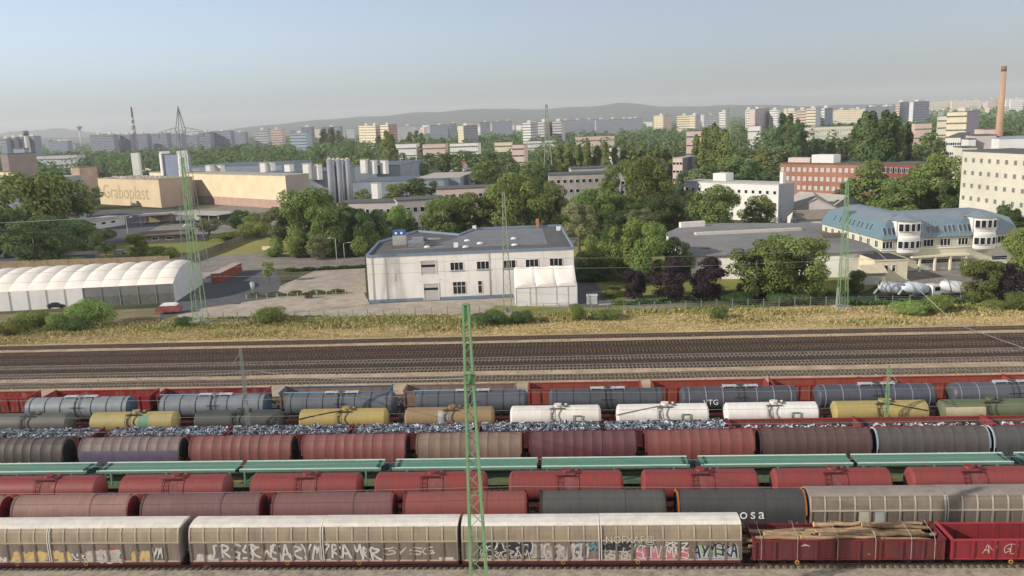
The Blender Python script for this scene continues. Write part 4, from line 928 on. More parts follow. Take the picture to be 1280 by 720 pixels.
b=MB(); p,q=local(D_,G(850,281,HD+.8)),local(D_,G(880,279,HD+.8)); b.bar((*p,HD+.7),(*q,HD+.7),1.5,1.6); b.build('roof_house',white,D_)
b=MB(); p=local(D_,G(882,311,HD)); b.box(p[0]-1,p[1]-.6,HD,p[0]+1,p[1]+.6,HD+.4); b.build('roof_vent',mat('roof_brown','6d5d4c',.8,.2,1),D_); b=MB(); p=local(D_,G(1040,296,HD)); b.box(p[0]-3,p[1]-2,HD,p[0]+3,p[1]+2,HD+.8); b.build('roof_vent',mat('roof_brown','6d5d4c',.8,.2,1),D_)
fy=lambda x,a=lp[1],c=lp[3]: a[1]+(c[1]-a[1])*(x-a[0])/(c[0]-a[0])
for px in (1061.5,1072):
    p=local(D_,G(px,328,3.2))
    for z,hh in ((.6,1.3),(2.1,1.3),(3.6,1.1)): window(D_,'window',p[0],fy(p[0])+.0,z,1.3,hh,0,frame=WHITEF)
# E: small cream building with porch
HE=5.2; e=[G(1093.5,325,HE),G(1135,323.5,HE),G(1129,313,HE)]; dd=e[1]-e[0]; ae=math.atan2(dd.y,dd.x)
E_=thing('gate_house','small cream flat roofed building with dark roof beside the courtyard','building',(e[0].x,e[0].y,0),ae); WE=dd.length
cream=mat('cream_render','c6bea2',.85,.1,.3,c2='b5ad93')
b=MB(); b.box(0,0,0,WE,9,HE-.3); b.build('wall',cream,E_); b=MB(); b.box(-.15,-.15,HE-.3,WE+.15,9.1,HE-.05,0); b.box(.2,.2,HE-.05,WE-.2,8.8,HE,1); b.build('roof',[cream,mat('roof_black','343338',.9,.2,.5)],E_)
for x in (2.6,4.3): window(E_,'window',x,0,2.4,.9,1.6,0)
b=MB(); b.box(-3.2,-2.2,0,1.6,-.01,2.7,0); b.box(-3.1,-2.24,2.0,1.5,-2.2,2.4,2); b.poly([(-3.5,-2.7,2.7),(1.9,-2.7,2.7),(1.9,.0,4.2),(-3.5,.0,4.2)],1); b.poly([(-3.5,-2.7,2.62),(-3.5,0,2.62),(-3.5,0,4.2),(-3.5,-2.7,2.7)],0); b.poly([(1.9,-2.7,2.62),(1.9,0,2.62),(1.9,0,4.2),(1.9,-2.7,2.7)],0); b.poly([(-3.5,-2.7,2.62),(1.9,-2.7,2.62),(1.9,0,2.62),(-3.5,0,2.62)],0)
for i in range(12): b.box(-3.0+.4*i,-2.23,0,-2.94+.4*i,-2.2,2.0,2)
b.build('porch',[mat('porch_white','bdb9ae',.7,.1),mat('porch_roof','b0a48c',.8,.1,.5),mat('porch_grey','8a8a88',.7,.1)],E_)
p=G(1106.5,359); S=thing('grit_bin','yellow grit bin with dark lower body beside the porch','bin',(p.x,p.y,0)); b=MB(); b.box(-1,-.6,0,1,.6,.9); b.build('bin_body',BLACK,S); b=MB(); b.loft([[(x,y,.9),(x,y*.8,1.35)] for x,y in ((-1.05,-.65),(1.05,-.65),(1.05,.65),(-1.05,.65),(-1.05,-.65))],0,False,False); b.poly([(-1.05,-.52,1.35),(1.05,-.52,1.35),(1.05,.52,1.35),(-1.05,.52,1.35)]); b.build('lid',mat('bin_yellow','c0ae34',.5),S)
# F: mansard building with blue roof
bluer=mat('blue_metal_roof','587079',.5,.15,.4,c2='64777f',spec=.5,stretch=(1,1,1)); creamf=mat('facade_cream','bdb8a0',.85,.1,.3); greyroof=mat('roof_top_blue','747f85',.55,.12,.3)
HF=8.0
fl=G(1103,299,HF); fr=G(1271,290.5,HF); d=fr-fl; af=math.atan2(d.y,d.x); WF=d.length
F_=thing('mansard_building','cream building with pale blue mansard roof, round bay towers and garages','building',(fl.x,fl.y,0),af)
lb=local(F_,G(1028,279,HF)); print('mansard',WF,lb,af)
BL=lb; br_=(WF,lb[1]*.8 if lb[1]>5 else 14)
foot=[(0,0),(WF,0),(WF,16),(14,16),(14+BL[0],BL[1]+3),BL]
b=MB(); b.prism(foot,0,HF,0); b.build('wall',[creamf],F_)
def inset(P,dd):
    n=len(P); A2=sum(P[i][0]*P[(i+1)%n][1]-P[(i+1)%n][0]*P[i][1] for i in range(n)); sg=1 if A2>0 else -1; out=[]
    for i in range(n):
        p0,p1,p2=Vector(P[i-1]),Vector(P[i]),Vector(P[(i+1)%n]); e1=(p1-p0).normalized(); e2=(p2-p1).normalized(); n1=Vector((-e1.y,e1.x))*sg; n2=Vector((-e2.y,e2.x))*sg
        bis=(n1+n2); bis/=max(.3,bis.dot(n1)); out.append(tuple(p1+bis*dd))
    return out
o1=inset(foot,-.5); o2=inset(foot,1.3); o3=inset(foot,5.2)
b=MB(); n=len(foot)
for i in range(n):
    j=(i+1)%n; b.poly([(*o1[i],HF-.1),(*o1[j],HF-.1),(*o2[j],HF+3.6),(*o2[i],HF+3.6)],0)
    b.poly([(*o2[i],HF+3.6),(*o2[j],HF+3.6),(*o3[j],HF+5.2),(*o3[i],HF+5.2)],1)
b.poly([(*p,HF+5.2) for p in o3],1); b.poly([(*p,HF-.1) for p in o1][::-1],0)
b.build('roof',[bluer,greyroof],F_)
# standing seams
b=MB()
for i in range(n):
    j=(i+1)%n; L_=(Vector(o1[j])-Vector(o1[i])).length; k=int(L_/.9)
    for q in range(1,k):
        t=q/k; a=Vector(o1[i]).lerp(Vector(o1[j]),t); 
        t2=t; c=Vector(o2[i]).lerp(Vector(o2[j]),t2); b.bar((*a,HF-.08),(*c,HF+3.62),.04,.05)
b.build('roof_seam',mat('seam','56717f',.4,.1),F_)
def fx(px,z=6):
    B_=Vector((F_.location[0],F_.location[1],0)); dv=Vector((math.cos(af),math.sin(af),0)); a_=AZ(px,310); nn=Vector((a_.y,-a_.x,0)); return -B_.dot(nn)/dv.dot(nn)
TUR=[fx(1134),fx(1228)]
for tx in TUR:
    b=MB(); N_=14
    def semi(r_,z,c=0):
        r_*=.9; return [(tx+math.cos(R(180+180*i/N_))*r_,-.2+math.sin(R(180+180*i/N_))*r_*.62,z) for i in range(N_+1)]
    b.loft([semi(2.2,4.2),semi(3.0,4.7),semi(3.05,5.6),semi(3.0,5.6),semi(3.0,7.6),semi(3.1,7.65),semi(3.1,8.2),semi(2.7,8.7),semi(3.0,9.5),semi(3.0,11.9),semi(3.5,12.2)],0,False,False,False)
    b.poly(semi(2.2,4.2),0); b.box(tx-3,-.2,HF-.2,tx+3,2.6,12.2,0,skip='tb')
    b.build('bay_tower',[mat('tower_white','c9c6c0',.7,.06)],F_)
    b=MB(); top=semi(3.6,12.2)+[(tx+3.6,2.8,12.2),(tx-3.6,2.8,12.2)]
    for i in range(len(top)): b.poly([top[i],top[(i+1)%len(top)],(tx,2.4,13.6)])
    b.poly(top[::-1]); b.build('tower_roof',greyroof,F_)
    for zc,hh in ((5.75,1.75),(9.7,1.9)):
        for a in (215,243,270,297,325):
            x=tx+math.cos(R(a))*3.0; y=-.2+math.sin(R(a))*3.0*.62; nx,ny=math.cos(R(a))*.62,math.sin(R(a)); 
            o=window(F_,'tower_window',x,y,zc,1.15,hh,0); o.rotation_euler=(0,0,math.atan2(ny,nx)+math.pi/2)
for px in (1109,1160,1181,1203,1252):
    window(F_,'window',fx(px),0,5.7,2.6,1.7,0,panes=3)
for px in (1111,1166,1186,1205): # roof windows in the mansard
    for k in (-1,0,1):
        x=fx(px,10)+k*1.1; b=None
        if 'rw' not in _wn:
            bb=MB(); bb.box(-.36,-.08,0,.36,0,1.9,0); bb.box(-.29,-.1,.08,.29,-.08,1.82,1); _wn['rw']=bb.build('roof_window',[mat('rw_frame','93a9b4',.5),GLASS],F_,(x,-.5+1.8*.25+.0,HF+.85)); o=_wn['rw']
        else: o=ref(_wn['rw'],'roof_window',F_,(x,-.5+1.8*.25,HF+.85))
        o.rotation_euler=(-math.atan(1.8/3.7),0,0)
# left wing windows and roof windows
e1=Vector((BL[0],BL[1])); L_=e1.length; dirv=e1/L_; nv=Vector((-dirv.y,dirv.x)); nv=nv if nv.x<0 else -nv
th=math.atan2(nv.y,nv.x)+math.pi/2
for t in (.08,.2,.32,.44,.56,.68,.8,.92):
    p=dirv*L_*t; o=window(F_,'wing_window',p.x,p.y,5.7,1.5,1.7,0,panes=2); o.rotation_euler=(0,0,th)
for t in (.2,.26,.34,.4,.48,.54,.7,.8):
    p=dirv*L_*t-nv*(-.5+1.8*.35); o=ref(_wn['rw'],'roof_window',F_,(p.x,p.y,HF+1.2)); o.rotation_euler=(-math.atan(1.8/3.7)*1,0,0)
    o.rotation_euler=(Matrix.Rotation(th,3,'Z')@Matrix.Rotation(-math.atan(1.8/3.7),3,'X')).to_euler()
b=MB(); p=dirv*L_*.62-nv*1.2; b.box(p.x-1,p.y-1,HF+1.5,p.x+1.6,p.y+1,HF+4.6); b.build('dormer',bluer,F_)
for px in (1155.5,1174.5,1193,1250):
    b=MB(); x=fx(px,2); b.box(x-1.85,-.06,.05,x+1.85,0,3.1,0); b.box(x-1.85,-.09,1.7,x+1.85,-.06,2.5,1); b.bar((x-1.85,-.1,2.1),(x+1.85,-.1,2.1),.06,m=0); b.build('garage_door',[mat('garage_white','b3b3ab',.6,.08),GLASS],F_)
b=MB(); xa,xb=fx(1150,4),fx(1201,4); b.box(xa-2.8,-1.8,3.35,xb+1.2,0,3.75)
for px in (1146,1165,1184,1203): x=fx(px,2); b.box(x-.22,-1.7,0,x+.22,-1.25,3.35); 
b.build('garage_canopy',mat('canopy_cream','cfc6a8',.8,.08),F_)
b=MB(); b.box(-.4,-.12,5.1,WF+.1,0,5.3); b.build('string_course',WHITEF,F_)
# ============================================================ MASTS, WIRES, STREET FURNITURE
gpost=mat('mast_green','61875a',.6,.25,1.2,c2='76906a'); gold=mat('mast_old','77846a',.7,.25,1.2,c2='868c78'); ggrey=mat('mast_grey','6f7a72',.6,.2,1)
def lattice(name,label,x,y,h,w0,w1,m,d0=None,d1=None,bays=14,leg=.12,br=.06,cat='mast',group=None,base=True,z=0.0):
    t=thing(name,label,cat,(x,y,z),0,group); d0=d0 or w0; d1=d1 or w1
    def c(i,f): sx,sy=((-1,-1),(1,-1),(1,1),(-1,1))[i]; return Vector((sx*(w0+(w1-w0)*f)/2,sy*(d0+(d1-d0)*f)/2,h*f))
    for i in range(4):
        b=MB(); b.bar(c(i,0),c(i,1),leg); b.build('leg',m,t)
    b=MB(); fs=[0]; s=1.0; q=(.5*w1/w0+.5)**(1.6/bays)
    for k in range(bays): fs.append(fs[-1]+s); s*=q
    fs=[f/fs[-1] for f in fs]
    for k in range(bays):
        for i in range(4):
            j=(i+1)%4; a,e=(i,j) if (k+i)%2 else (j,i); b.bar(c(a,fs[k]),c(e,fs[k+1]),br)
    for i in range(4): b.bar(c(i,1),c((i+1)%4,1),leg); b.bar(c(i,.5),c((i+1)%4,.5),br)
    b.build('bracing',m,t)
    if base:
        b=MB(); b.box(-w0*.8,-d0*.8,-.1,w0*.8,d0*.8,.35); b.build('footing',CONC,t)
    return t
p=G(605.5,832)
hN=ZAT(p.x,p.y,381); LM=lattice('lattice_mast','tall light green lattice catenary mast standing in front of the nearest train',p.x-.1,p.y,hN,1.35,.34,gpost,d0=.9,d1=.3,bays=28,leg=.14,br=.045)
b=MB(); b.box(-.25,-.22,hN-1.0,.25,.22,hN); b.cyl((.1,-.4,hN-5.3),(.1,-.4,hN-4.6),.12,n=8); b.bar((-.3,-.35,hN-4.7),(.5,-.35,hN-4.7),.08); b.build('head_plate',mat('mast_plate','3f6b40',.6,.2),LM)
for (px,py,yt,lb,m) in ((635,392,240,'green lattice catenary mast in front of the white office facade',gold),(1052.5,385,228,'green lattice catenary mast at the right, before the cream gate house',gpost),(251,404,197,'tall green lattice mast at the right end of the white fabric hall',gpost)):
    p=G(px,py); hh=ZAT(p.x,p.y,yt); t=lattice('lattice_mast',lb,p.x,p.y,hh,1.7 if px!=251 else 2.3,(.36),m,bays=15,leg=.12,br=.045,group='green lattice masts along the embankment')
    if px>1000:
        b=MB()
        for k in range(9): b.box(-.95+.2*(k%5),-1.0,.4+.25*(k//5),-.85+.2*(k%5),-.9,.8+.25*(k//5))
        b.bar((-1.2,-.4,.3),(-1.0,-.3,4.2),.35); b.build('tension_weight',mat('weight','8f9488',.7,.2),t)
    else:
        b=MB(); b.box(-.3,-.5,.5,.3,.5,1.4); b.build('tension_weight',mat('weight','8f9488',.7,.2),t)
# pylon with cross arms behind the hall
p=G(246,345); hp_=ZAT(p.x,p.y,133); PY=lattice('power_pylon','grey green power pylon with two cross arms behind the lattice mast at the left',p.x,p.y,hp_*.86,5.4,1.7,ggrey,bays=13,leg=.13,br=.055)
b=MB(); top=(0,0,hp_)
for i in ((-1,-1),(1,-1),(1,1),(-1,1)): b.bar((i[0]*.95,i[1]*.95,hp_*.86),(0,0,hp_),.16)
b.build('peak',ggrey,PY)
for zf,wd in ((.85,6.0),(.76,6.6)):
    z=hp_*zf; b=MB()
    for s in (-1,1):
        for q in (-.9,.9): b.bar((s*1.0,q,z),(s*wd,0,z+.2),.08); b.bar((s*1.0,q,z+1.4),(s*wd,0,z+.25),.07)
        for k in range(4): f=k/4; b.bar((s*(1+(wd-1)*f),-.9*(1-f),z),(s*(1+(wd-1)*(f+.2)),.9*(1-f),z+1.3*(1-f)),.07)
        b.cyl((s*wd,0,z+.2),(s*wd,0,z-1.2),.12,n=6)
    b.build('cross_arm',ggrey,PY)
# small contact line masts between the trains
for (px,yt,Y,lb) in ((302,435,95.0,'slim grey contact line mast between the trains at the left'),(1109,457,95.0,'slim green contact line mast between the trains at the right')):
    x=G(px+6*(px<600)*1.0,500,5).x; x=XS(px+(5 if px<600 else 0),500,6.0)*Y/ G(px,500,6.0).y; hh=ZAT(x,Y,yt)
    t=lattice('contact_mast',lb,x,Y,hh,(.4),.2,gpost if px>600 else ggrey,bays=14,leg=.055,br=.03,base=False)
    b=MB(); b.bar((0,0,hh-1.6),(0,-2.6,hh-1.2),.07); b.bar((0,0,hh-.4),(0,-2.6,hh-1.2),.05); b.build('bracket',ggrey,t)
wire=mat('wire','8f9391',.5,.1,metal=.3)
def cable(lb,pts,r=.03,sag=0.0,m=wire):
    b=MB(); n=14; P=[Vector(q) for q in pts]; base=P[0].copy()
    for a,c in zip(P,P[1:]):
        for k in range(n):
            f0,f1=k/n,(k+1)/n; q0=a.lerp(c,f0)-Vector((0,0,sag*4*f0*(1-f0)))-base; q1=a.lerp(c,f1)-Vector((0,0,sag*4*f1*(1-f1)))-base; b.cyl(q0,q1,r,n=5,caps=False)
    o=b.build('cable',m); o.location=base; tag(o,lb,'cable')
Ws=[('overhead wire in front of the second train',69.7,6.0),('overhead wire above the red tank wagons',74.9,6.4),('overhead wire above the green car carriers',84.9,6.2),('overhead wire above the ribbed coil wagons',90,6.0),('overhead wire over the sixth train with scrap',94.7,6.5)]
for lb,y,z in Ws: cable('thin pale '+lb,[(-140,y,z),(-70,y,z),(-4,y,z),(60,y,z),(120,y,z)],.018,.35)
cable('thin white wire spanning the trees and fields from the left edge to the lattice mast',[G(-200,282,14),G(-20,279.5,14),G(238,263,20)],.05,.3)
m3=G(1052,385)
cable('slanting pale stay wire running down over the tracks at the right edge',[(m3.x,m3.y,17),tuple(G(1195,405,2.0)),tuple(G(1380,470,6))],.05,.0)
cable('pale wire crossing the tracks from the lattice mast to the left',[(LM.location.x,LM.location.y,hN-5),tuple(G(320,463,6)),tuple(G(0,478,6))],.03,.6)
for k,(y,z) in enumerate(((164,9.5),(164,11.5))): cable('thin wire between the embankment masts, %s one'%('lower','upper')[k],[(-200,y,z),(-75.3,y,z),(-11.7,y,z),(54.3,y,z),(160,y,z)],.03,.5)
# ---- fences
def fence(name,lb,pts,h,m,step=2.5,solid=True,postm=None,th=.08,rails=0):
    P=[G(*p) if len(p)==2 else Vector(p) for p in pts]; t=thing(name,lb,'fence',(P[0].x,P[0].y,0)); b=MB(); o0=P[0]; pb=[]
    for a,c in zip(P,P[1:]):
        a=a-o0;c=c-o0; L_=(c-a).length; n=max(1,int(L_/step)); d=(c-a).normalized()
        for k in range(n):
            q0=a.lerp(c,k/n); q1=a.lerp(c,(k+1)/n)
            if solid: b.bar((q0.x,q0.y,h/2),(q1.x,q1.y,h/2),th,h)
            else:
                for r_ in range(rails): z=h*(r_+.6)/rails; b.bar((q0.x,q0.y,z),(q1.x,q1.y,z),.03)
            pb.append(q0)
        pb.append(c)
    b.build('panel' if solid else 'rail',m,t)
    first=None
    for q in pb[:100]:
        if first is None: bb=MB(); bb.box(-.07,-.07,0,.07,.07,h+.1); first=bb.build('post',postm or m,t,(q.x,q.y,0))
        else: ref(first,'post',t,(q.x,q.y,0))
    return t
fm=mat('fence_metal','7a7d78',.6,.2); fconc=mat('fence_concrete','7d7466',.9,.25,.6,c2='6b6356')
fence('wire_fence','thin wire fence with slim posts along the concrete yard above the embankment',[(262,403),(460,399),(640,394),(780,390)],2.0,fm,3,False,rails=5)
fence('wire_fence','thin wire fence with slim posts at the right behind the dry grass',[(780,390),(1052,382),(1180,381),(1345,376)],1.9,fm,3,False,rails=5)
fence('panel_fence','brown concrete panel fence behind the white fabric hall',[(-60,338),(100,333),(212,329)],2.3,mat('fence_tan','8f7a5f',.9,.25,.6,c2='7a6650'),2.6,postm=CONC)
fence('panel_fence','dark grey panel fence running back beside the green lawn',[(222,332),(262,318),(300,303),(335,292)],2.2,fconc,2.6)
fence('low_fence','low pale fence with dark shrubs behind it in the concrete yard',[(308,374),(360,372),(432,368)],1.1,mat('fence_pale','9f998d',.8,.2),2.0,False,rails=3)
# red wall / container
p0,p1=G(276,354),G(303,340); t=thing('storage_container','long rust red container in the yard right of the fabric hall','container',(p0.x,p0.y,0),math.atan2(p1.y-p0.y,p1.x-p0.x)); L_=(p1-p0).length
b=MB(); b.box(0,0,.1,L_,2.4,2.6); 
for k in range(int(L_/.35)): b.box(k*.35,-.04,.2,k*.35+.16,0,2.5)
b.build('container_box',mat('cont_red','7d4334',.8,.3,.8),t); b=MB(); b.box(.0,-.1,2.6,L_,2.5,2.68); b.build('lid',mat('cont_lid','a39287',.8,.2,.5),t)
# lamp posts
def lamp(lb,px,py,yt,arms=1,dirx=-1,grp='street lamps'):
    p=G(px,py); h=ZAT(p.x,p.y,yt); t=thing('street_lamp',lb,'street lamp',(p.x,p.y,0),0,grp); b=MB(); b.cyl((0,0,0),(0,0,h),.12,.07,n=8); b.build('pole',mat('lamp_grey','9a9c99',.5,.1),t)
    for s in ((-1,1) if arms==2 else (dirx,)):
        b=MB(); b.bar((0,0,h-.05),(s*1.5,0,h+.15),.07); b.build('arm',MC['lamp_grey'],t); b=MB(); b.box(min(s*1.3,s*2.1),-.16,h+.1,max(s*1.3,s*2.1),.16,h+.25); b.build('lamp_head',mat('lamp_head','c3c5c2',.4,.1),t)
lamp('double armed street lamp behind the fabric hall at the left edge',45,326,291,2); lamp('street lamp by the street left of the white office, taller one',422,337,298); lamp('street lamp by the street close to the white office corner',431,327,304,dirx=1); lamp('street lamp on the lawn behind the pale hall fence',163,318,272,2); lamp('street lamp behind the white office roof, left of the tree row',576,262,222) ; lamp('street lamp behind the green roof mast near the office',645,300,262,dirx=1); lamp('slim lamp post in front of the long white factory',886,282,246); lamp('slim lamp post on the street before the white factory corner',977,278,258)
p=G(317,372); h=ZAT(p.x,p.y,352); t=thing('closed_parasol','closed grey green parasol standing in the asphalt yard','parasol',(p.x,p.y,0)); b=MB(); b.cyl((0,0,0),(0,0,h),.06,n=8); b.build('pole',MC['lamp_grey'],t); b=MB(); b.cyl((0,0,h*.45),(0,0,h*.93),.28,.62,n=12); b.cyl((0,0,h*.93),(0,0,h),.62,.08,n=12); b.build('canopy',mat('parasol','8d9c9a',.7,.15),t)
p=G(335,317); t=thing('sign_board','small yellow white roadside board on the lawn left of the trees','sign',(p.x,p.y,0)); b=MB(); b.box(-.9,-.05,0,-.8,.05,1.4); b.build('post',BLACK,t); b=MB(); b.box(.8,-.05,0,.9,.05,1.4); b.build('post',BLACK,t); b=MB(); b.box(-1.8,-.1,1.2,1.8,.1,2.4); b.build('board',mat('board_cream','d6cf9f',.6,.1),t)
for k in range(2):
    p=G(383.5+5*k,373); t=thing('waste_bin','brown waste bin in the yard, %s one of a pair'%('left','right')[k],'bin',(p.x,p.y,0),0,'waste bins in the yard'); b=MB(); b.loft([[(-.32,-.35,0),(.32,-.35,0),(.32,.35,0),(-.32,.35,0)],[(-.4,-.42,1.2),(.4,-.42,1.2),(.4,.42,1.2),(-.4,.42,1.2)]],0,True,True,False); b.build('bin_body',mat('bin_brown','4c3a2e',.7,.2),t); b=MB(); b.box(-.44,-.46,1.2,.44,.46,1.3); b.build('lid',BLACK,t)
# ---- cars
TYRE=mat('tyre','1c1c1d',.9,.1)
def car(lb,px,py,rz,c,suv=0,grp='parked cars'):
    p=G(px,py) if not isinstance(px,Vector) else px; t=thing('parked_car',lb,'car',(p.x,p.y,terr(p.x,p.y)+.05),rz,grp)
    cm=mat('carpaint_'+c,c,.3,.05,spec=.6); h=1.45+.2*suv
    b=MB(); low=[(-2.15,.45),(-2.2,.75),(-2.0,.92),(-1.2,.98),(1.25,.95),(2.05,.85),(2.2,.6),(2.15,.35),(-2.15,.35)]
    b.loft([[(x,y,z) for x,z in low] for y in (-.85,.85)],0,True,True,False)
    cab=[(-1.75,.95),(-1.35,h-.06),(-1.0,h),(.35,h),(.6,h-.06),(1.3,.95)]
    b.loft([[(x,-.72,z) if z>1.0 else (x,-.82,z) for x,z in cab],[(x,.72,z) if z>1.0 else (x,.82,z) for x,z in cab]],0,True,True,False); b.build('body',cm,t)
    for s in (-1,1):
        b=MB(); b.poly([(-1.55,s*.82,1.02),(-1.28,s*.745,h-.1),(.45,s*.745,h-.1),(1.05,s*.82,1.02)]); b.build('side_window',GLASS,t)
    b=MB(); b.poly([(1.27,-.7,1.02),(1.27,.7,1.02),(.68,.66,h-.1),(.68,-.66,h-.1)]); b.build('windscreen',GLASS,t)
    for x in (-1.35,1.35):
        for s in (-1,1): b=MB(); b.cyl((x,s*.72,.32),(x,s*.88,.32),.32,n=12); b.build('wheel',TYRE,t)
    for s in (-1,1): b=MB(); b.box(2.1,s*.55-.18,.62,2.2,s*.55+.18,.76); b.build('headlight',WHITEF,t)
cars=[('dark car parked before the white wall panels of the fabric hall',72,385,.05,'23272c'),('dark blue car parked by the trees at the end of the street',380,322,.2,'28324a'),('silver car parked at the white factory behind the trees',938,270,.3,'a5a8aa'),('white car parked at the corner of the white factory',928,262,.3,'c8c8c6'),('white car by the parking row behind the trees near the factory',848,266,.1,'bfc0be'),('dark car on the side road right of the white office',727,321,1.2,'2c2d31'),('dark red car in the far car park at the right',1154,188,.2,'6b2026'),('light blue car in the far car park at the right',1148,189,.2,'7f95ab'),('dark grey car in the factory yard below the conveyor sheds',248,282,.8,'33373b'),('silver car in the factory yard beside the sheds',236,284,.8,'9fa3a6'),('white car at the far right behind the dark red trees',1268,366,.1,'c5c6c6'),('grey car parked in the shade left of the white roofed shelter',150,318,.1,'5d6165')]
for a in cars: car(*a)
p=G(212,392); t=thing('scrap_boat','small red and white covered trailer by the dark hall wall near the lattice mast','trailer',(p.x,p.y,0),.1); b=MB(); b.loft([[(-2.6,y,.5),(-2.9,y,1.1),(-1.6,y,1.9),(1.8,y,1.9),(2.7,y,1.2),(2.4,y,.5)] for y in (-.9,.9)],0,True,True,False); b.build('body',mat('trailer_red','8c4b48',.6,.3,1),t); b=MB(); b.loft([[(-1.7,y,1.9),(-1.2,y,2.3),(1.5,y,2.3),(1.9,y,1.9)] for y in (-.95,.95)],0,True,True,False); b.build('cover',WHITEF,t)
for x in (-.6,.6):
    for q in (-1,1): b=MB(); b.cyl((x,q*.75,.32),(x,q*.95,.32),.32,n=12); b.build('wheel',TYRE,t)
t.name='covered_trailer'
# ---- concrete mixer trucks
def mixer(lb,px,py,rz,c2):
    p=G(px,py); t=thing('mixer_truck',lb,'truck',(p.x,p.y,.03),rz,'concrete mixer trucks by the courtyard')
    b=MB(); b.box(-4.2,-.45,.75,4.0,.45,1.05); b.build('chassis',BLACK,t)
    b=MB(); rr=[]
    for x,z,r_ in ((-4.0,3.0,.45),(-3.7,2.95,.75),(-2.6,2.75,1.1),(-.9,2.45,1.25),(.7,2.15,1.15),(1.6,2.0,.7),(1.75,1.97,.1)):
        rr.append([(x+math.cos(2*math.pi*i/18)*0+.22*math.sin(2*math.pi*i/18)*r_,math.cos(2*math.pi*i/18)*r_,z+math.sin(2*math.pi*i/18)*r_) for i in range(18)])
    b.loft(rr,0,True,True,True); b.build('drum',mat('drum_'+c2,c2,.5,.12,.8),t)
    b=MB()
    for k in range(34):
        a=k*.42; f=k/34; x=-3.3+4.4*f; r_=1.13+.13*math.sin(math.pi*f); z=2.9-.85*f; a2=a+.42; x2=-3.3+4.4*(f+1/34); b.bar((x,math.cos(a)*r_,z+math.sin(a)*r_),(x2,math.cos(a2)*r_,z+math.sin(a2)*r_),.1,.14)
    b.build('drum_stripe',mat('drum_grey','8c8f92',.5,.1),t)
    b=MB(); b.loft([[(2.1,y,.9),(4.2,y,.9),(4.25,y,1.8),(3.9,y,2.9),(2.1,y,2.95)] for y in (-1.15,1.15)],0,True,True,False); b.build('cab',WHITEF,t)
    b=MB(); b.poly([(4.26,-1,1.85),(4.26,1,1.85),(3.95,1,2.75),(3.95,-1,2.75)]); b.build('windscreen',GLASS,t)
    for s in (-1,1): b=MB(); b.poly([(2.6,s*1.16,1.8),(3.9,s*1.16,1.8),(3.8,s*1.16,2.6),(2.6,s*1.16,2.6)]); b.build('side_window',GLASS,t)
    for x in (-2.9,-1.6,3.1):
        for s in (-1,1): b=MB(); b.cyl((x,s*.75,.5),(x,s*1.15,.5),.5,n=14); b.build('wheel',TYRE,t)
    b=MB(); b.bar((-4.1,0,3.3),(-4.7,0,4.0),.9,.1); b.bar((-4.2,0,2.5),(-5.0,0,1.5),.5,.15); b.build('chute',MC['drum_grey'],t)
mixer('concrete mixer truck with pale grey drum, leftmost of the trucks, behind the bushes',1122,375,.1,'aeb3b6'); mixer('concrete mixer truck with bluish white drum, middle one of the trucks',1149,375,.3,'bcc5cc'); mixer('concrete mixer truck with white drum and cab beside the round green tree',1200,374,-.15,'c9c9c6')
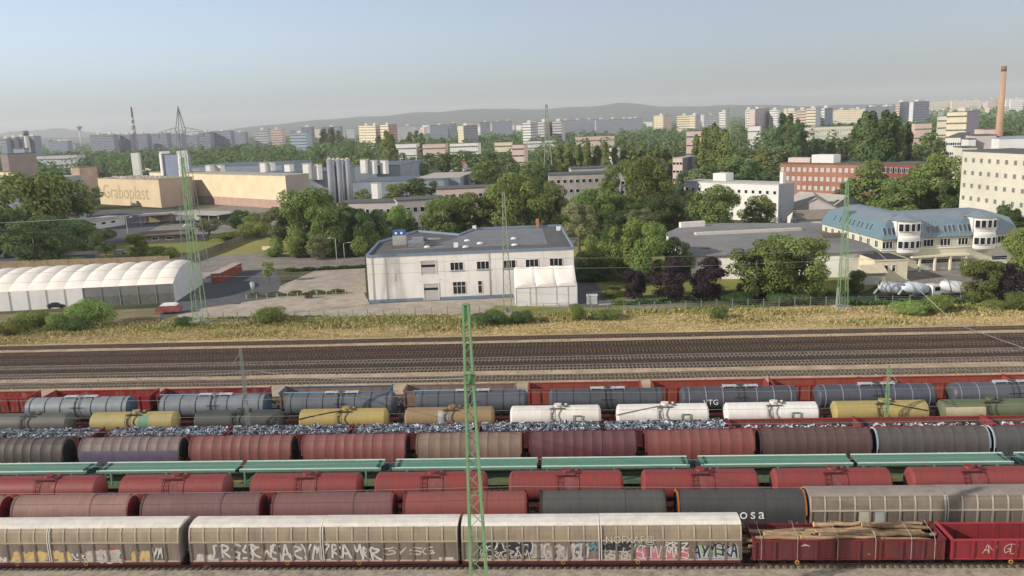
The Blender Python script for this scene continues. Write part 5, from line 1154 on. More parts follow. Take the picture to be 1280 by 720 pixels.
# ============================================================ BACKGROUND BUILDINGS
def vplane(B,d,px,py=170):   # distance along d from B until the vertical plane through pixel column px
    a=AZ(px,py); n=Vector((a.y,-a.x,0)); return -(Vector((B.x,B.y,0)).dot(n))/Vector((d.x,d.y,0)).dot(n)
def bcorner(D,px,py=170): a=AZ(px,py)*D; a.z=terr(a.x,a.y); return a
_bk=[0]
def block(name,lb,pl,pc,pr,yt,D,th,wallm,sidem=None,cat='apartment block',fl=0,cols=0,cols2=0,roofm=None,dep=None,group=None,ww=1.4,wh=1.4,wf=None,extras=True,h=None,pcy=None,z0off=0,glass=GLASS,yb=None,wtop=1.2,B0=None,L0=None):
    if B0 is not None: B=B0
    elif yb is not None: B=G(pc,yb)
    else: B=bcorner(D,pc,yt)
    th=R(th)
    if L0 is not None: th=math.atan2(L0.y-B.y,-(L0.x-B.x))
    d1=Vector((-math.cos(th),math.sin(th),0)); d2=Vector((math.sin(th),math.cos(th),0))
    w1=vplane(B,d1,pl,yt) if pl is not None else (dep or 12); w2=vplane(B,d2,pr,yt) if pr is not None else (dep or 12)
    if w1<0 or w1>900: print('bad w1',lb,w1); w1=20
    if w2<0 or w2>900: print('bad w2',lb,w2); w2=14
    if dep and pr is not None and pl is not None: pass
    hh=h or (ZAT(B.x,B.y,yt)-B.z)
    t=thing(name,lb,cat,(B.x,B.y,B.z),-th,group)
    b=MB(); b.box(-w1,0,-2,0,w2,hh-.4,0,skip='t'); 
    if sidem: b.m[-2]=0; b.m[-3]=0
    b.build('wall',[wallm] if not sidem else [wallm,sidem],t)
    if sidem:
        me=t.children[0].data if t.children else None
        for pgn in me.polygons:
            if pgn.normal.x>.9: pgn.material_index=1  # right-hand wall gets its own material, with its shade painted into the colour
    b=MB(); b.box(-w1-.15,-.15,hh-.4,.15,w2+.15,hh,0); b.build('roof',roofm or roofd,t)
    if extras and D>500 and fl>=6:
        rg=random.Random(hash(lb)%1000 if False else len(lb)*7+int(pc)); n=max(1,int(w1/22))
        for k in range(n):
            x=-w1*(k+.5)/n; b=MB(); b.box(x-2.6,w2*.3,hh,x+2.6,w2*.7,hh+2.6+rg.random()); b.build('lift_house',mat('lift_house','bdb6aa',.8,.1),t)
    if fl:
        H_=(hh-wtop)/fl; tot=fl*(cols+cols2)
        if tot<=100:
            for f in range(fl):
                z=H_*f+H_*.38
                for c in range(cols): window(t,'window',-w1*(c+.5)/cols,0,z,ww,min(wh,H_*.6),0,frame=wf or WHITEF,glass=glass,panes=1 if ww<2 else 2,dep=.12)
                for c in range(cols2): window(t,'window',0,w2*(c+.5)/cols2,z,ww,min(wh,H_*.6),1,frame=wf or WHITEF,glass=glass,panes=1 if ww<2 else 2,dep=.12)
        else:
            b=MB()
            for f in range(fl):
                z=H_*f+H_*.35; q=H_*.36
                for c in range(cols): x=-w1*(c+.5)/cols; s_=min(ww,w1/cols*.42)/2; b.box(x-s_,-.12,z,x+s_,0,z+q,skip='k')
                for c in range(cols2): y=w2*(c+.5)/cols2; s_=min(ww,w2/cols2*.42)/2; b.box(0,y-s_,z,.12,y+s_,z+q,skip='l')
            b.build('window',mat('far_window','858a8c',.3,.3,.02,c2='a2a3a1'),t,kind='stuff')
    return t,w1,w2,hh
W=lambda n,c,v=.12: mat('wall_'+n,c,.9,v,.15,c2=None,detail=8)
wcream=W('cream','cabda0'); wwhite=W('white','c8c6c0'); wpink=W('pinkish','bda69b'); wgrey=W('greypanel','a3a4a7'); wbeige=W('beige','bfab8c'); wlight=W('lightyellow','bcb7a6'); wbrick=W('redbrick','8f6350',.25); wdk=W('darkpanel','747b8a'); wlilac=W('greylilac','aca29f')  # wdk: blue grey with shade and haze of the far-left blocks mixed in
# red brick building
def D2(px,D,py=170): a=AZ(px,py)*D; a.z=0; return a
def spanblock(pl,Dl,pr,Dr): return D2(pl,Dl),D2(pr,Dr)
Lb,Rb=D2(975,388),D2(1104,366)
t,w1,w2,hh=block('brick_building','long red brick building with three rows of white windows behind the trees',975,1104,None,205.3,0,4,wbrick,fl=4,cols=17,B0=Rb,L0=Lb,dep=16,ww=1.35,wh=1.7,roofm=roofd,wf=WHITEF,glass=mat('pale_pane','a9a8a4',.3,.2))
b=MB(); b.box(-w1*.72,4,hh,-w1*.50,10,hh+3.4); b.build('roof_house',wwhite,t); b=MB(); b.box(-w1*.98,5,hh,-w1*.75,10,hh+2.0); b.build('roof_house',wpink,t)
t,w1,w2,hh=block('brick_building','right wing of the red brick building, dark red with white framed windows',1104,1147,None,204.8,0,-8,W('redbrick2','7d4238',.2),fl=4,cols=6,B0=D2(1147,356),L0=D2(1104.5,363),dep=16,ww=3.2,wh=2.0)
# cream slab right
Bc=D2(1400,252); t,w1,w2,hh=block('office_block','cream five storey block with rows of windows at the right edge',1203,1400,None,196,0,-2,wlight,fl=6,cols=16,B0=Bc,L0=D2(1203,300),dep=16,ww=1.25,wh=1.35,wf=mat('grey_frame','a5a293',.6),glass=mat('pale_glass','6d706f',.3,.2))
# grey plant house and chimney behind it
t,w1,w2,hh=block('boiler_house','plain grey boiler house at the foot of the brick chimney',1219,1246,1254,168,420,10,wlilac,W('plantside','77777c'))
t,w1,w2,hh=block('boiler_house','upper pinkish grey part of the boiler house beside the chimney',1230,1252,1262,160,440,10,wpink)
t,w1,w2,hh=block('plant_hall','white banded plant hall right of the brick chimney',1250,1400,None,168,430,6,W('bandwhite','c9c9c4'),dep=24,roofm=mat('roof_bluegrey','8d979b',.7,.1))
b=MB(); b.box(-w1,-.2,hh*.62,0,0,hh*.75); b.box(-w1,-.2,hh*.3,0,0,hh*.42); b.build('dark_band',mat('band_greygreen','7d857f',.7,.1),t)
block('plant_annex','small white annex left of the grey boiler house',1211,1220,None,173,415,5,wwhite,dep=8)
block('roof_store','low cream parapet building in front of the grey boiler house',1203,1222,None,183,400,5,wlight,dep=10)
B=bcorner(425,1250,150); hC=ZAT(B.x,B.y,82.5); t=thing('chimney','tall tapering orange brick factory chimney at the right','chimney',(B.x,B.y,0))
b=MB(); b.cyl((0,0,0),(0,0,hC-2.2),2.0,1.0,n=20); b.build('shaft',mat('chimney_brick','aa8a70',.9,.15,.15,c2='977a64',stretch=(1,1,.6)),t); b=MB(); b.cyl((0,0,hC-2.2),(0,0,hC),1.1,1.1,n=20); b.build('crown',mat('chimney_top','7d6258',.9,.2),t)
# white factory behind workshop
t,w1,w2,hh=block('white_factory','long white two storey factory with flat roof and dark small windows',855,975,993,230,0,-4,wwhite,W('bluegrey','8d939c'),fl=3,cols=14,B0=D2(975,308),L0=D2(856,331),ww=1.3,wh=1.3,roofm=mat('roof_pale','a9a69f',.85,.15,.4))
b=MB(); b.box(-w1*.76,5,hh,-w1*.62,10,hh+2.8); b.build('roof_house',wwhite,t); b=MB(); b.box(-1.5,3,hh,-.2,4.5,hh+4); b.build('chimney',wwhite,t)
def gable(name,lb,pts,hwall,hr,wm,rm,nw=0):     # a,b front corners pixel, depth
    a,c,dep=pts; A_=G(*a); C_=G(*c); d=C_-A_; t=thing(name,lb,'building',(A_.x,A_.y,0),math.atan2(d.y,d.x)); L_=d.length
    b=MB(); b.box(0,0,0,L_,dep,hwall,0,skip='t'); b.poly([(0,0,hwall),(L_,0,hwall),(L_/2,0,hwall+hr)]); b.poly([(0,dep,hwall),(L_/2,dep,hwall+hr),(L_,dep,hwall)]); b.build('wall',wm,t)
    b=MB(); e=.4
    for s in (0,1):
        x0=-e if s==0 else L_+e; z0=hwall-e*hr/(L_/2); b.poly([(x0,-e,z0),(L_/2,-e,hwall+hr+.05),(L_/2,dep+e,hwall+hr+.05),(x0,dep+e,z0)]); b.poly([(x0,-e,z0-.2),(L_/2,-e,hwall+hr-.15),(L_/2,-e,hwall+hr+.05),(x0,-e,z0)])
    b.build('roof',rm,t)
    for k in range(nw): window(t,'window',L_*(k+.5)/nw,0,hwall*.35,1.3,1.2,0)
    return t
def side(name,lb,a,c,hwall,hr,dep,wm,rm,nw=0):   # long side to the camera, ridge parallel
    A_=G(*a); C_=G(*c); d=C_-A_; t=thing(name,lb,'house',(A_.x,A_.y,terr(A_.x,A_.y)),math.atan2(d.y,d.x)); L_=d.length
    b=MB(); b.prof([(0,-1),(0,hwall),(dep/2,hwall+hr),(dep,hwall),(dep,-1)],0,L_); b.build('wall',wm,t)
    b=MB(); e=.5; zz=hwall-e*hr/(dep/2); b.prof([(-e,zz),(dep/2,hwall+hr+.06),(dep+e,zz),(dep+e,zz+.15),(dep/2,hwall+hr+.25),(-e,zz+.15)],-e,L_+e); b.build('roof',rm,t)
    for k in range(nw): window(t,'window',L_*(k+.5)/nw,0,hwall*.35,1.2,1.3,0)
    return t
roofg=mat('roof_sheet_grey','a49c90',.85,.15,.4); rooftile=mat('roof_tile','8a4a38',.9,.25,.5); roofdk=mat('roof_brown','5d5650',.9,.2,.5); rbr=mat('roof_taupe','7d7568',.9,.15,.4)
gable('workshop_shed','pale grey gabled shed with three dark windows behind the mansard roof',((993,275),(1046,275),26),4.2,3.6,wlilac,roofg,4)
gable('workshop_shed','second pale gabled shed adjoining the shed beside the mansard roof',((1040,272),(1078,268),24),4.2,3.4,wlilac,roofg,0)
side('low_house','small white house with brown roof between workshop and blue mansard roof',(998,288),(1052,286),3.6,2.2,11,wwhite,rbr,0)
# long two storey grey building behind office
t,w1,w2,hh=block('school_building','long greyish beige two storey building with small windows behind the trees',420,500,None,252,0,6,wlilac,fl=2,cols=9,yb=289,dep=14,ww=1.4,wh=1.7)
t,w1,w2,hh=block('school_building','right half of the greyish beige two storey building, darker windows',496,560,None,247,0,-16,wlilac,fl=2,cols=7,yb=288,dep=14,ww=1.6,wh=1.8)
t,w1,w2,hh=block('lilac_building','pale pinkish building behind the tree row with a tall staircase window',545,623,None,233,0,-6,wpink,fl=3,cols=9,yb=276,dep=14,ww=1.4,wh=1.5)
b=MB(); b.box(-w1*.22,-.1,2,-w1*.14,0,hh-2); b.build('stair_window',GLASS,t)
t,w1,w2,hh=block('grey_building','weathered grey three storey building behind the large green trees',686,758,None,216,0,-2,W('weathered','a39a92',.2),fl=4,cols=9,yb=268,dep=16,ww=1.5,wh=1.5)
t,w1,w2,hh=block('grey_building','back wing of the weathered grey building with flat roof',714,783,None,208,0,-4,W('weathered2','9b9a97',.2),fl=4,cols=8,yb=258,dep=14,ww=1.6,wh=1.5)
b=MB(); b.box(-w1*.34,-.1,3,-w1*.28,0,hh-1.5); b.build('stair_window',GLASS,t)
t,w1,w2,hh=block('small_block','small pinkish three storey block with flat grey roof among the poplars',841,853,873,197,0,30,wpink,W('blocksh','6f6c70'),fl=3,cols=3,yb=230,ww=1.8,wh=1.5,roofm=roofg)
# factory at left
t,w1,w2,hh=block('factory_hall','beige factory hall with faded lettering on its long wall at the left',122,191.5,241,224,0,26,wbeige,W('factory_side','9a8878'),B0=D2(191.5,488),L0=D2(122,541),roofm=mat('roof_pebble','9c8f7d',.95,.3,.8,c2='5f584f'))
text_mesh('Graboplast',hh*.72,'faded_lettering',mat('letters_faded','927a56',.8,.25,.6,c2='aa9470'),t,(-w1*.93,-.05,hh*.26),rot=(R(90),0,0),ext=.02,spacing=1.02)
FT=t
b=MB(); rg=random.Random(3)
for k in range(60): x=-w1*rg.random(); y=w2*rg.random(); b.box(x-.5,y-.5,hh,x+.5,y+.5,hh+.35)
b.build('roof_light',mat('rooflight','b5ae9f',.7,.2),t,kind='stuff')
t,w1,w2,hh=block('stair_tower','brownish brick stair tower at the left end of the lettered factory',88,104,121,209,0,30,W('towerbrick','a48c7a',.3),yb=246,roofm=roofdk)
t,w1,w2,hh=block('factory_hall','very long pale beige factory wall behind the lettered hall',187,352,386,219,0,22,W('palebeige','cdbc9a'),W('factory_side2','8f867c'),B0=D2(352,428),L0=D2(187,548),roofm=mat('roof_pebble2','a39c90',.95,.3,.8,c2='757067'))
b=MB(); b.box(-w1*.62,-.25,0,0,-.02,hh*.26); b.build('brown_band',mat('band_pink','a58878',.9,.15,.3),t)
print('factory',w1,w2,hh)
for k,(px,yb_,yt) in enumerate(((203,210,190),(219,210,188))):
    pass
t,w1,w2,hh=block('twin_tower','blue grey cube with two white side fins behind the pale factory wall',202,222,None,192,520,8,W('bluecube','7d8798'),dep=12)
for x in (-w1-1.2,0): b=MB(); b.box(x,-1.0,0,x+1.2,8,hh+1.5); b.build('fin',WHITEF,t)
block('white_slab','small bright white slab building left of the cube with fins',163,172,None,190,620,0,wwhite,dep=3)
roofbl=mat('roof_steel_blue','59636e',.7,.2,.1)
for (lb,pl,pr,yt,D,dep) in (('long dark blue grey factory roof behind the pale wall',228,352,205,620,60),('factory roof with white ventilator houses left of the silos',320,410,214,500,50),('low blue grey hall right of the silos',437,500,206,560,70),('long low grey hall with pale roof right of the silos',440,555,224,470,40),('low grey hall behind the round trees, right part',520,575,221,480,50),('pale low hall left of the large tree group',-20,28,226,420,40)):
    block('factory_hall',lb,pl,pr,None,yt,D,4,W('hallgrey','7a838c'),dep=dep,roofm=roofbl if 'dark' in lb or 'silos' in lb else roofg,cat='factory hall')
vh=[(243,212,590),(262,206,600),(275,206,600),(330,203,560),(338,203,560),(361,205,520),(384,204,500),(396,205,500),(455,199,560),(466,200,560),(480,200,560),(470,228,465)]
for k,(px,yt,D) in enumerate(vh):
    B=bcorner(D,px,yt); hh=ZAT(B.x,B.y,yt); zb=max(2,hh-5); t=thing('ventilator_house','white ventilator house on the factory roofs, %s from the left'%(ORD[k]),'ventilator',(B.x,B.y,zb),R(-20),'ventilator houses on the factory roofs'); b=MB(); b.box(-2,-2,-4,2,2,hh-zb-.3); b.build('box',wwhite,t); b=MB(); b.box(-2.3,-2.3,hh-zb-.3,2.3,2.3,hh-zb); b.build('cap',roofg,t)
# silos
for k in range(5):
    px=411.5+5.6*k; D=390+ (k%2)*4; B=bcorner(D,px,200); h1=ZAT(B.x,B.y,197+(k%2)*.8); t=thing('silo','tall grey silo, %s from the left of the cluster'%ORD[k],'silo',(B.x,B.y,0),0,'cluster of tall grey silos'); b=MB(); b.cyl((0,0,0),(0,0,h1-1),1.35,n=18); b.build('shell',mat('silo_metal','7f828a',.6,.25,.4,stretch=(2,2,.2)),t); b=MB(); b.cyl((0,0,h1-1),(0,0,h1),1.37,.5,n=18); b.bar((-1,-1.2,h1-.7),(1,-1.2,h1-.7),.15); b.build('cap',mat('silo_cap','b3aca0',.6,.2),t)
# sheds and shelters in the factory yard
def shed(lb,a,c,h,dep,wm,rm,open_=False,nm='open_shed'):
    A_=G(*a); C_=G(*c); d=C_-A_; t=thing(nm,lb,'shed',(A_.x,A_.y,0),math.atan2(d.y,d.x)); L_=d.length
    if open_:
        n=max(2,int(L_/5))
        for k in range(n+1):
            for y in (.3,dep-.3): b=MB(); b.box(L_*k/n-.15,y-.15,0,L_*k/n+.15,y+.15,h); b.build('post',CONC,t)
        b=MB(); b.box(0,dep-.2,0,L_,dep,h); b.build('wall',wm,t)
    else:
        b=MB(); b.box(0,0,0,L_,dep,h); b.build('wall',wm,t)
        for k in range(max(1,int(L_/5))): window(t,'window',2.5+5*k if 2.5+5*k<L_ else L_/2,0,h*.45,2.4,1.1,0)
    b=MB(); b.box(-.6,-.8,h,L_+.6,dep+.6,h+.35); b.build('roof',rm,t); return t
shed('low grey office shed in front of the lettered factory, right of the round trees',(112,288),(157,281),3.6,10,wgrey,roofg,nm='office_shed')
shed('open shelter with pale roof and beige back wall below the lettered factory',(176,281),(214,279),3.8,9,wbeige,roofg,True)
shed('open shelter with light roof at the corner of the factory yard',(216,279),(273,281),4.0,12,wgrey,roofg,True)
shed('low dark workshop with wide brown grey roof behind the panel fence',(168,306),(232,303),3.0,12,W('darkshed','5e5a58'),roofdk,nm='workshop')
shed('flat roofed dark glazed building at the left edge behind the trees',(-20,262),(14,262),7.5,18,W('darkglazed','4d5563'),roofg,nm='office_shed')
shed('lower flat roofed building at the left edge with pale roof rim',(-30,282),(12,282),6.0,12,W('darkglazed2','4f5868'),roofg,nm='office_shed')
side('bus_shelter','long low shelter with pale roof between the lamp posts at the left',(68,328),(120,326),2.3,.5,3,wdk,roofg)
# left brown towers near left edge
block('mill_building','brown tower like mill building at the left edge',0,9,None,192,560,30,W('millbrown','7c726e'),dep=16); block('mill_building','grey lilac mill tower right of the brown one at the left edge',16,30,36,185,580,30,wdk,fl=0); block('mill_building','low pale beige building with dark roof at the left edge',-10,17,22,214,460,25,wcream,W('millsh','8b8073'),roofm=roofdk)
B=bcorner(700,37,200); h1=ZAT(B.x,B.y,164); t=thing('chimney','slim grey concrete chimney at the left','chimney',(B.x,B.y,0)); b=MB(); b.cyl((0,0,0),(0,0,h1),2.2,1.5,n=16); b.build('shaft',mat('chim_conc','a9a6a0',.9,.15,.1),t); b=MB(); b.cyl((0,0,h1-3),(0,0,h1+.3),1.8,1.9,n=16); b.build('crown',mat('chim_dark','6f6e70',.9,.1),t)
# far towers
def mastfar(name,lb,px,yb,yt,D,w0,m=ggrey,cat='mast'):
    B=bcorner(D,px,yt); h1=ZAT(B.x,B.y,yt); return lattice(name,lb,B.x,B.y,h1,w0,w0*.15,m,bays=14,leg=w0*.07,br=w0*.035,cat=cat,base=False)
t=mastfar('radio_mast','slender radio mast with antenna drums above the far blocks at the left',157+7,200,134,900,4.5,mat('mast_redgrey','6e6464',.6,.2))
for zf in (.62,.72,.8): b=MB(); z=t.location.z; hh=ZAT(t.location.x,t.location.y,134)*zf; b.cyl((0,0,hh),(0,0,hh+3),2.2-zf,n=10); b.build('antenna_ring',mat('ant_white','a8a8a8',.6,.1),t)
mastfar('power_pylon','distant power pylon behind the office building trees in the centre',683,225,131,430,5.5,gold,'pylon'); mastfar('power_pylon','distant pale power pylon among the trees right of centre',910,180,135,900,7,gold,'pylon')
B=bcorner(3600,99,160); h1=ZAT(B.x,B.y,157); t=thing('water_tower','distant mushroom shaped water tower on the left horizon','water tower',(B.x,B.y,0)); b=MB(); b.cyl((0,0,0),(0,0,h1-16),4.2,2.8,n=14); b.build('shaft',wgrey,t); b=MB(); b.cyl((0,0,h1-18),(0,0,h1-8),3,10,n=18); b.cyl((0,0,h1-8),(0,0,h1-2),10,8.5,n=18); b.cyl((0,0,h1-2),(0,0,h1+9),.5,n=6); b.build('tank',wdk,t)
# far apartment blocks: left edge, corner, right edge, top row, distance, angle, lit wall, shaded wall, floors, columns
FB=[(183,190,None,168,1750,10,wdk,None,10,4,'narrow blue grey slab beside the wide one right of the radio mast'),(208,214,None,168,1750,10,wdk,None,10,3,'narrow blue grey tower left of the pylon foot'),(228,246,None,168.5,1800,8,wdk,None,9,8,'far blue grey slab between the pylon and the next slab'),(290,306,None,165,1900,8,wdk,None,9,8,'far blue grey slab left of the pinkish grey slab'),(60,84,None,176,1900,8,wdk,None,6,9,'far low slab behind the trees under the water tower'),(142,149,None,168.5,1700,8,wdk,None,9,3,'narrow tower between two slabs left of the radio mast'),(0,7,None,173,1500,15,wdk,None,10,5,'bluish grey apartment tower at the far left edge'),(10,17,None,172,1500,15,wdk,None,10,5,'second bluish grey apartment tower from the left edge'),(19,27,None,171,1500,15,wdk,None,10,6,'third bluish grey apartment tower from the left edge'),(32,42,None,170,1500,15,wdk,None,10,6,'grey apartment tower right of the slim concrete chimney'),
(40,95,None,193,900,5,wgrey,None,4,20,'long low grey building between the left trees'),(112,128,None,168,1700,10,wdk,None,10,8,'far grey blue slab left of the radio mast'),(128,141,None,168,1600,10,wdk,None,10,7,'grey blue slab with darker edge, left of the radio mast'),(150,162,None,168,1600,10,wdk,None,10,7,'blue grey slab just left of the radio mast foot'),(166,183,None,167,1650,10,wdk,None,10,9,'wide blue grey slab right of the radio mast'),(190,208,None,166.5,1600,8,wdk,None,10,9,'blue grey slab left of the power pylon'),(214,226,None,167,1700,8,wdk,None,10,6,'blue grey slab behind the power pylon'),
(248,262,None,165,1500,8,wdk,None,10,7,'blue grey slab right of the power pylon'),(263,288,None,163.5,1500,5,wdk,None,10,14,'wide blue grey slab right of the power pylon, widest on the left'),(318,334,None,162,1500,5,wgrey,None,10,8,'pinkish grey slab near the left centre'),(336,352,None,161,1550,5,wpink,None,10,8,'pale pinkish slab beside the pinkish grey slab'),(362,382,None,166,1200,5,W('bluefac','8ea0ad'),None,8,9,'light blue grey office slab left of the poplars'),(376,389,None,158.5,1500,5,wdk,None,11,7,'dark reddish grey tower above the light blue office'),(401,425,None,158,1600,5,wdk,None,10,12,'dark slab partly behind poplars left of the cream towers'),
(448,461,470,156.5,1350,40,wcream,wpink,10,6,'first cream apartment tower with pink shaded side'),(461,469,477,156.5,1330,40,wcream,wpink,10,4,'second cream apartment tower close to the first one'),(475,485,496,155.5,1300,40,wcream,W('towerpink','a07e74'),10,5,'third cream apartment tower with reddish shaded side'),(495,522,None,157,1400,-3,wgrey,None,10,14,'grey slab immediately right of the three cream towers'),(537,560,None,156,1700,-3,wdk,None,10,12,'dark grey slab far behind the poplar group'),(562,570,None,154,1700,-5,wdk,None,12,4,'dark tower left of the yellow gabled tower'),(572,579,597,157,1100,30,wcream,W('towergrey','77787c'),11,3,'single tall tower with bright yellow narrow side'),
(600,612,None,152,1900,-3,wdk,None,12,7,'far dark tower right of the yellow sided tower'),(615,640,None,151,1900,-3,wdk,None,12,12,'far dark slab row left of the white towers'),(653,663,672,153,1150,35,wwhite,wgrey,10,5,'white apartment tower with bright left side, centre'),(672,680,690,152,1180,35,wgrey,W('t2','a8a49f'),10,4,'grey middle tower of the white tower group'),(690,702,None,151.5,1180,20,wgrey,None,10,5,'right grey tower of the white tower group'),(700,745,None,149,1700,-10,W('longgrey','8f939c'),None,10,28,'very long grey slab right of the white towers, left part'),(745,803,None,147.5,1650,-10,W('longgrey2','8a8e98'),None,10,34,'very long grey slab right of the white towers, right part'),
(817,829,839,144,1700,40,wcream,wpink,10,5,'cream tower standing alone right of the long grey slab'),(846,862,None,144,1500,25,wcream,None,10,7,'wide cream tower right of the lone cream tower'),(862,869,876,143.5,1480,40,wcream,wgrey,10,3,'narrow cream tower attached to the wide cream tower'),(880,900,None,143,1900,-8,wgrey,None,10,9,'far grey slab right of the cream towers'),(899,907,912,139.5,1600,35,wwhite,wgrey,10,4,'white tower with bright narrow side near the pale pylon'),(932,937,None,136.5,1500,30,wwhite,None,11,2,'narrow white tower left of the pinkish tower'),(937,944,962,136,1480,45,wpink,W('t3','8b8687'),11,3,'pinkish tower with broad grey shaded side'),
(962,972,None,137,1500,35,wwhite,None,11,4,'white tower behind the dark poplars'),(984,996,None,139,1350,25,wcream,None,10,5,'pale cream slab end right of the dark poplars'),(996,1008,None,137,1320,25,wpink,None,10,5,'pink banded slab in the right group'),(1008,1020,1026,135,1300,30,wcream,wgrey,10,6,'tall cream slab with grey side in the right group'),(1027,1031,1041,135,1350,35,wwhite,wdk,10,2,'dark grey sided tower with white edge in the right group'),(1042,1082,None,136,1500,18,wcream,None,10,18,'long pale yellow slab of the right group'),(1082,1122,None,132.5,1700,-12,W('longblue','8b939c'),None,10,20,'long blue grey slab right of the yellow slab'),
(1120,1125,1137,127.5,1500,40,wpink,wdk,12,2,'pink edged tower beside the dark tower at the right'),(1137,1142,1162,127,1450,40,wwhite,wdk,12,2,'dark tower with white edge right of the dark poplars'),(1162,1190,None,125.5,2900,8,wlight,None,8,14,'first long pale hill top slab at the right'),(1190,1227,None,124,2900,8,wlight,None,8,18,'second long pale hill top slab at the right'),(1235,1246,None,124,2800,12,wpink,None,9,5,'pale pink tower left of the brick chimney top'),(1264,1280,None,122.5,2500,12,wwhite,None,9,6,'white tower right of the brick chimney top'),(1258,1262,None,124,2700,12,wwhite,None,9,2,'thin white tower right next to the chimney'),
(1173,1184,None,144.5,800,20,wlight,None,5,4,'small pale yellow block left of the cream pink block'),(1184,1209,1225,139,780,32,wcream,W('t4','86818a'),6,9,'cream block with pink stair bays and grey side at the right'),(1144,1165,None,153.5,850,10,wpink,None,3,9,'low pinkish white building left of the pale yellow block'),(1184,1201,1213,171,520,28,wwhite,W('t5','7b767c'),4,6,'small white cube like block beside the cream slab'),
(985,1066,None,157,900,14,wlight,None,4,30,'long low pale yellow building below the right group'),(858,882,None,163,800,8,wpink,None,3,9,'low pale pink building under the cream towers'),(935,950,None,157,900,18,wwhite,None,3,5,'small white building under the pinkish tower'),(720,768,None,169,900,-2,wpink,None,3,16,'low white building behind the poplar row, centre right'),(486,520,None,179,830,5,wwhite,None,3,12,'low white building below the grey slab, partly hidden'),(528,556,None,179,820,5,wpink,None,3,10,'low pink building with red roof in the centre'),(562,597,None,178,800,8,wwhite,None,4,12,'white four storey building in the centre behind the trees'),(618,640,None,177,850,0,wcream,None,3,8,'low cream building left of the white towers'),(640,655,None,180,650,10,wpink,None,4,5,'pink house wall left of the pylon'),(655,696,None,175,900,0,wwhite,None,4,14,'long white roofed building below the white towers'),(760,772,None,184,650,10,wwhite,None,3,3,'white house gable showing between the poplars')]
for f in FB:
    pl,pc,pr,yt,D,th,m1_,m2_,fl,co_,lb=f
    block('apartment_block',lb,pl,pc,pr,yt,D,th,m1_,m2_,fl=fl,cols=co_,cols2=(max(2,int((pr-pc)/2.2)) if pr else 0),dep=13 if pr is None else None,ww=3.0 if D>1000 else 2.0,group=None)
# skyline of many further blocks
rg=random.Random(77)
for k in range(210):
    px=rg.choice([rg.uniform(500,820),rg.uniform(860,1170),rg.uniform(30,460),rg.uniform(1000,1290),rg.uniform(1080,1290)]); D=rg.uniform(1900,4200); B=bcorner(D,px); hb=rg.uniform(24,43) if px<1000 else rg.uniform(14,26)
    yt=PR(B.x,B.y,B.z+hb)[1]; w=rg.uniform(3,12)
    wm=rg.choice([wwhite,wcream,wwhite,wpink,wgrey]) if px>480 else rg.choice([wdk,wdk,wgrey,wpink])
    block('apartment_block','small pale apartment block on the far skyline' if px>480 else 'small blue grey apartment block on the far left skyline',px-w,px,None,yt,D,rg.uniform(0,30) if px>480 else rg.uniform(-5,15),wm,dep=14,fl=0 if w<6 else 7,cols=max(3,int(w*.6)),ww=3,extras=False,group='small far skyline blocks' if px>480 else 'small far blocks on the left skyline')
# small houses with red roofs
rg=random.Random(8)
hs=[(500,214),(508,212),(846,190),(860,188),(872,183),(930,200),(655,214),(628,222),(1018,215),(1105,192),(1085,196),(1250,152),(1262,156),(1242,158),(1270,150),(1236,149),(1180,160),(1128,165),(70,196),(150,205),(178,214),(440,196),(588,206),(700,188),(725,195),(812,196),(905,182),(945,184),(965,205),(560,214),(615,203)]
for k,(px,py) in enumerate(hs):
    A_=G(px,py); w=rg.uniform(9,15); D=A_.length; lb='small house with %s roof among the trees'%('red tiled' if k%3 else 'grey')
    side('house',lb,(px,py),(px+w*FPX/D,py-.3),rg.uniform(3.5,6),rg.uniform(2.2,3.2),9,rg.choice([wwhite,wcream,wpink]),rooftile if k%3 else roofg,2)
    o=[o for o in bpy.data.objects if o.name.startswith('house')][-1]; o['group']='small houses with %s roofs among the trees'%('red tiled' if k%3 else 'grey')
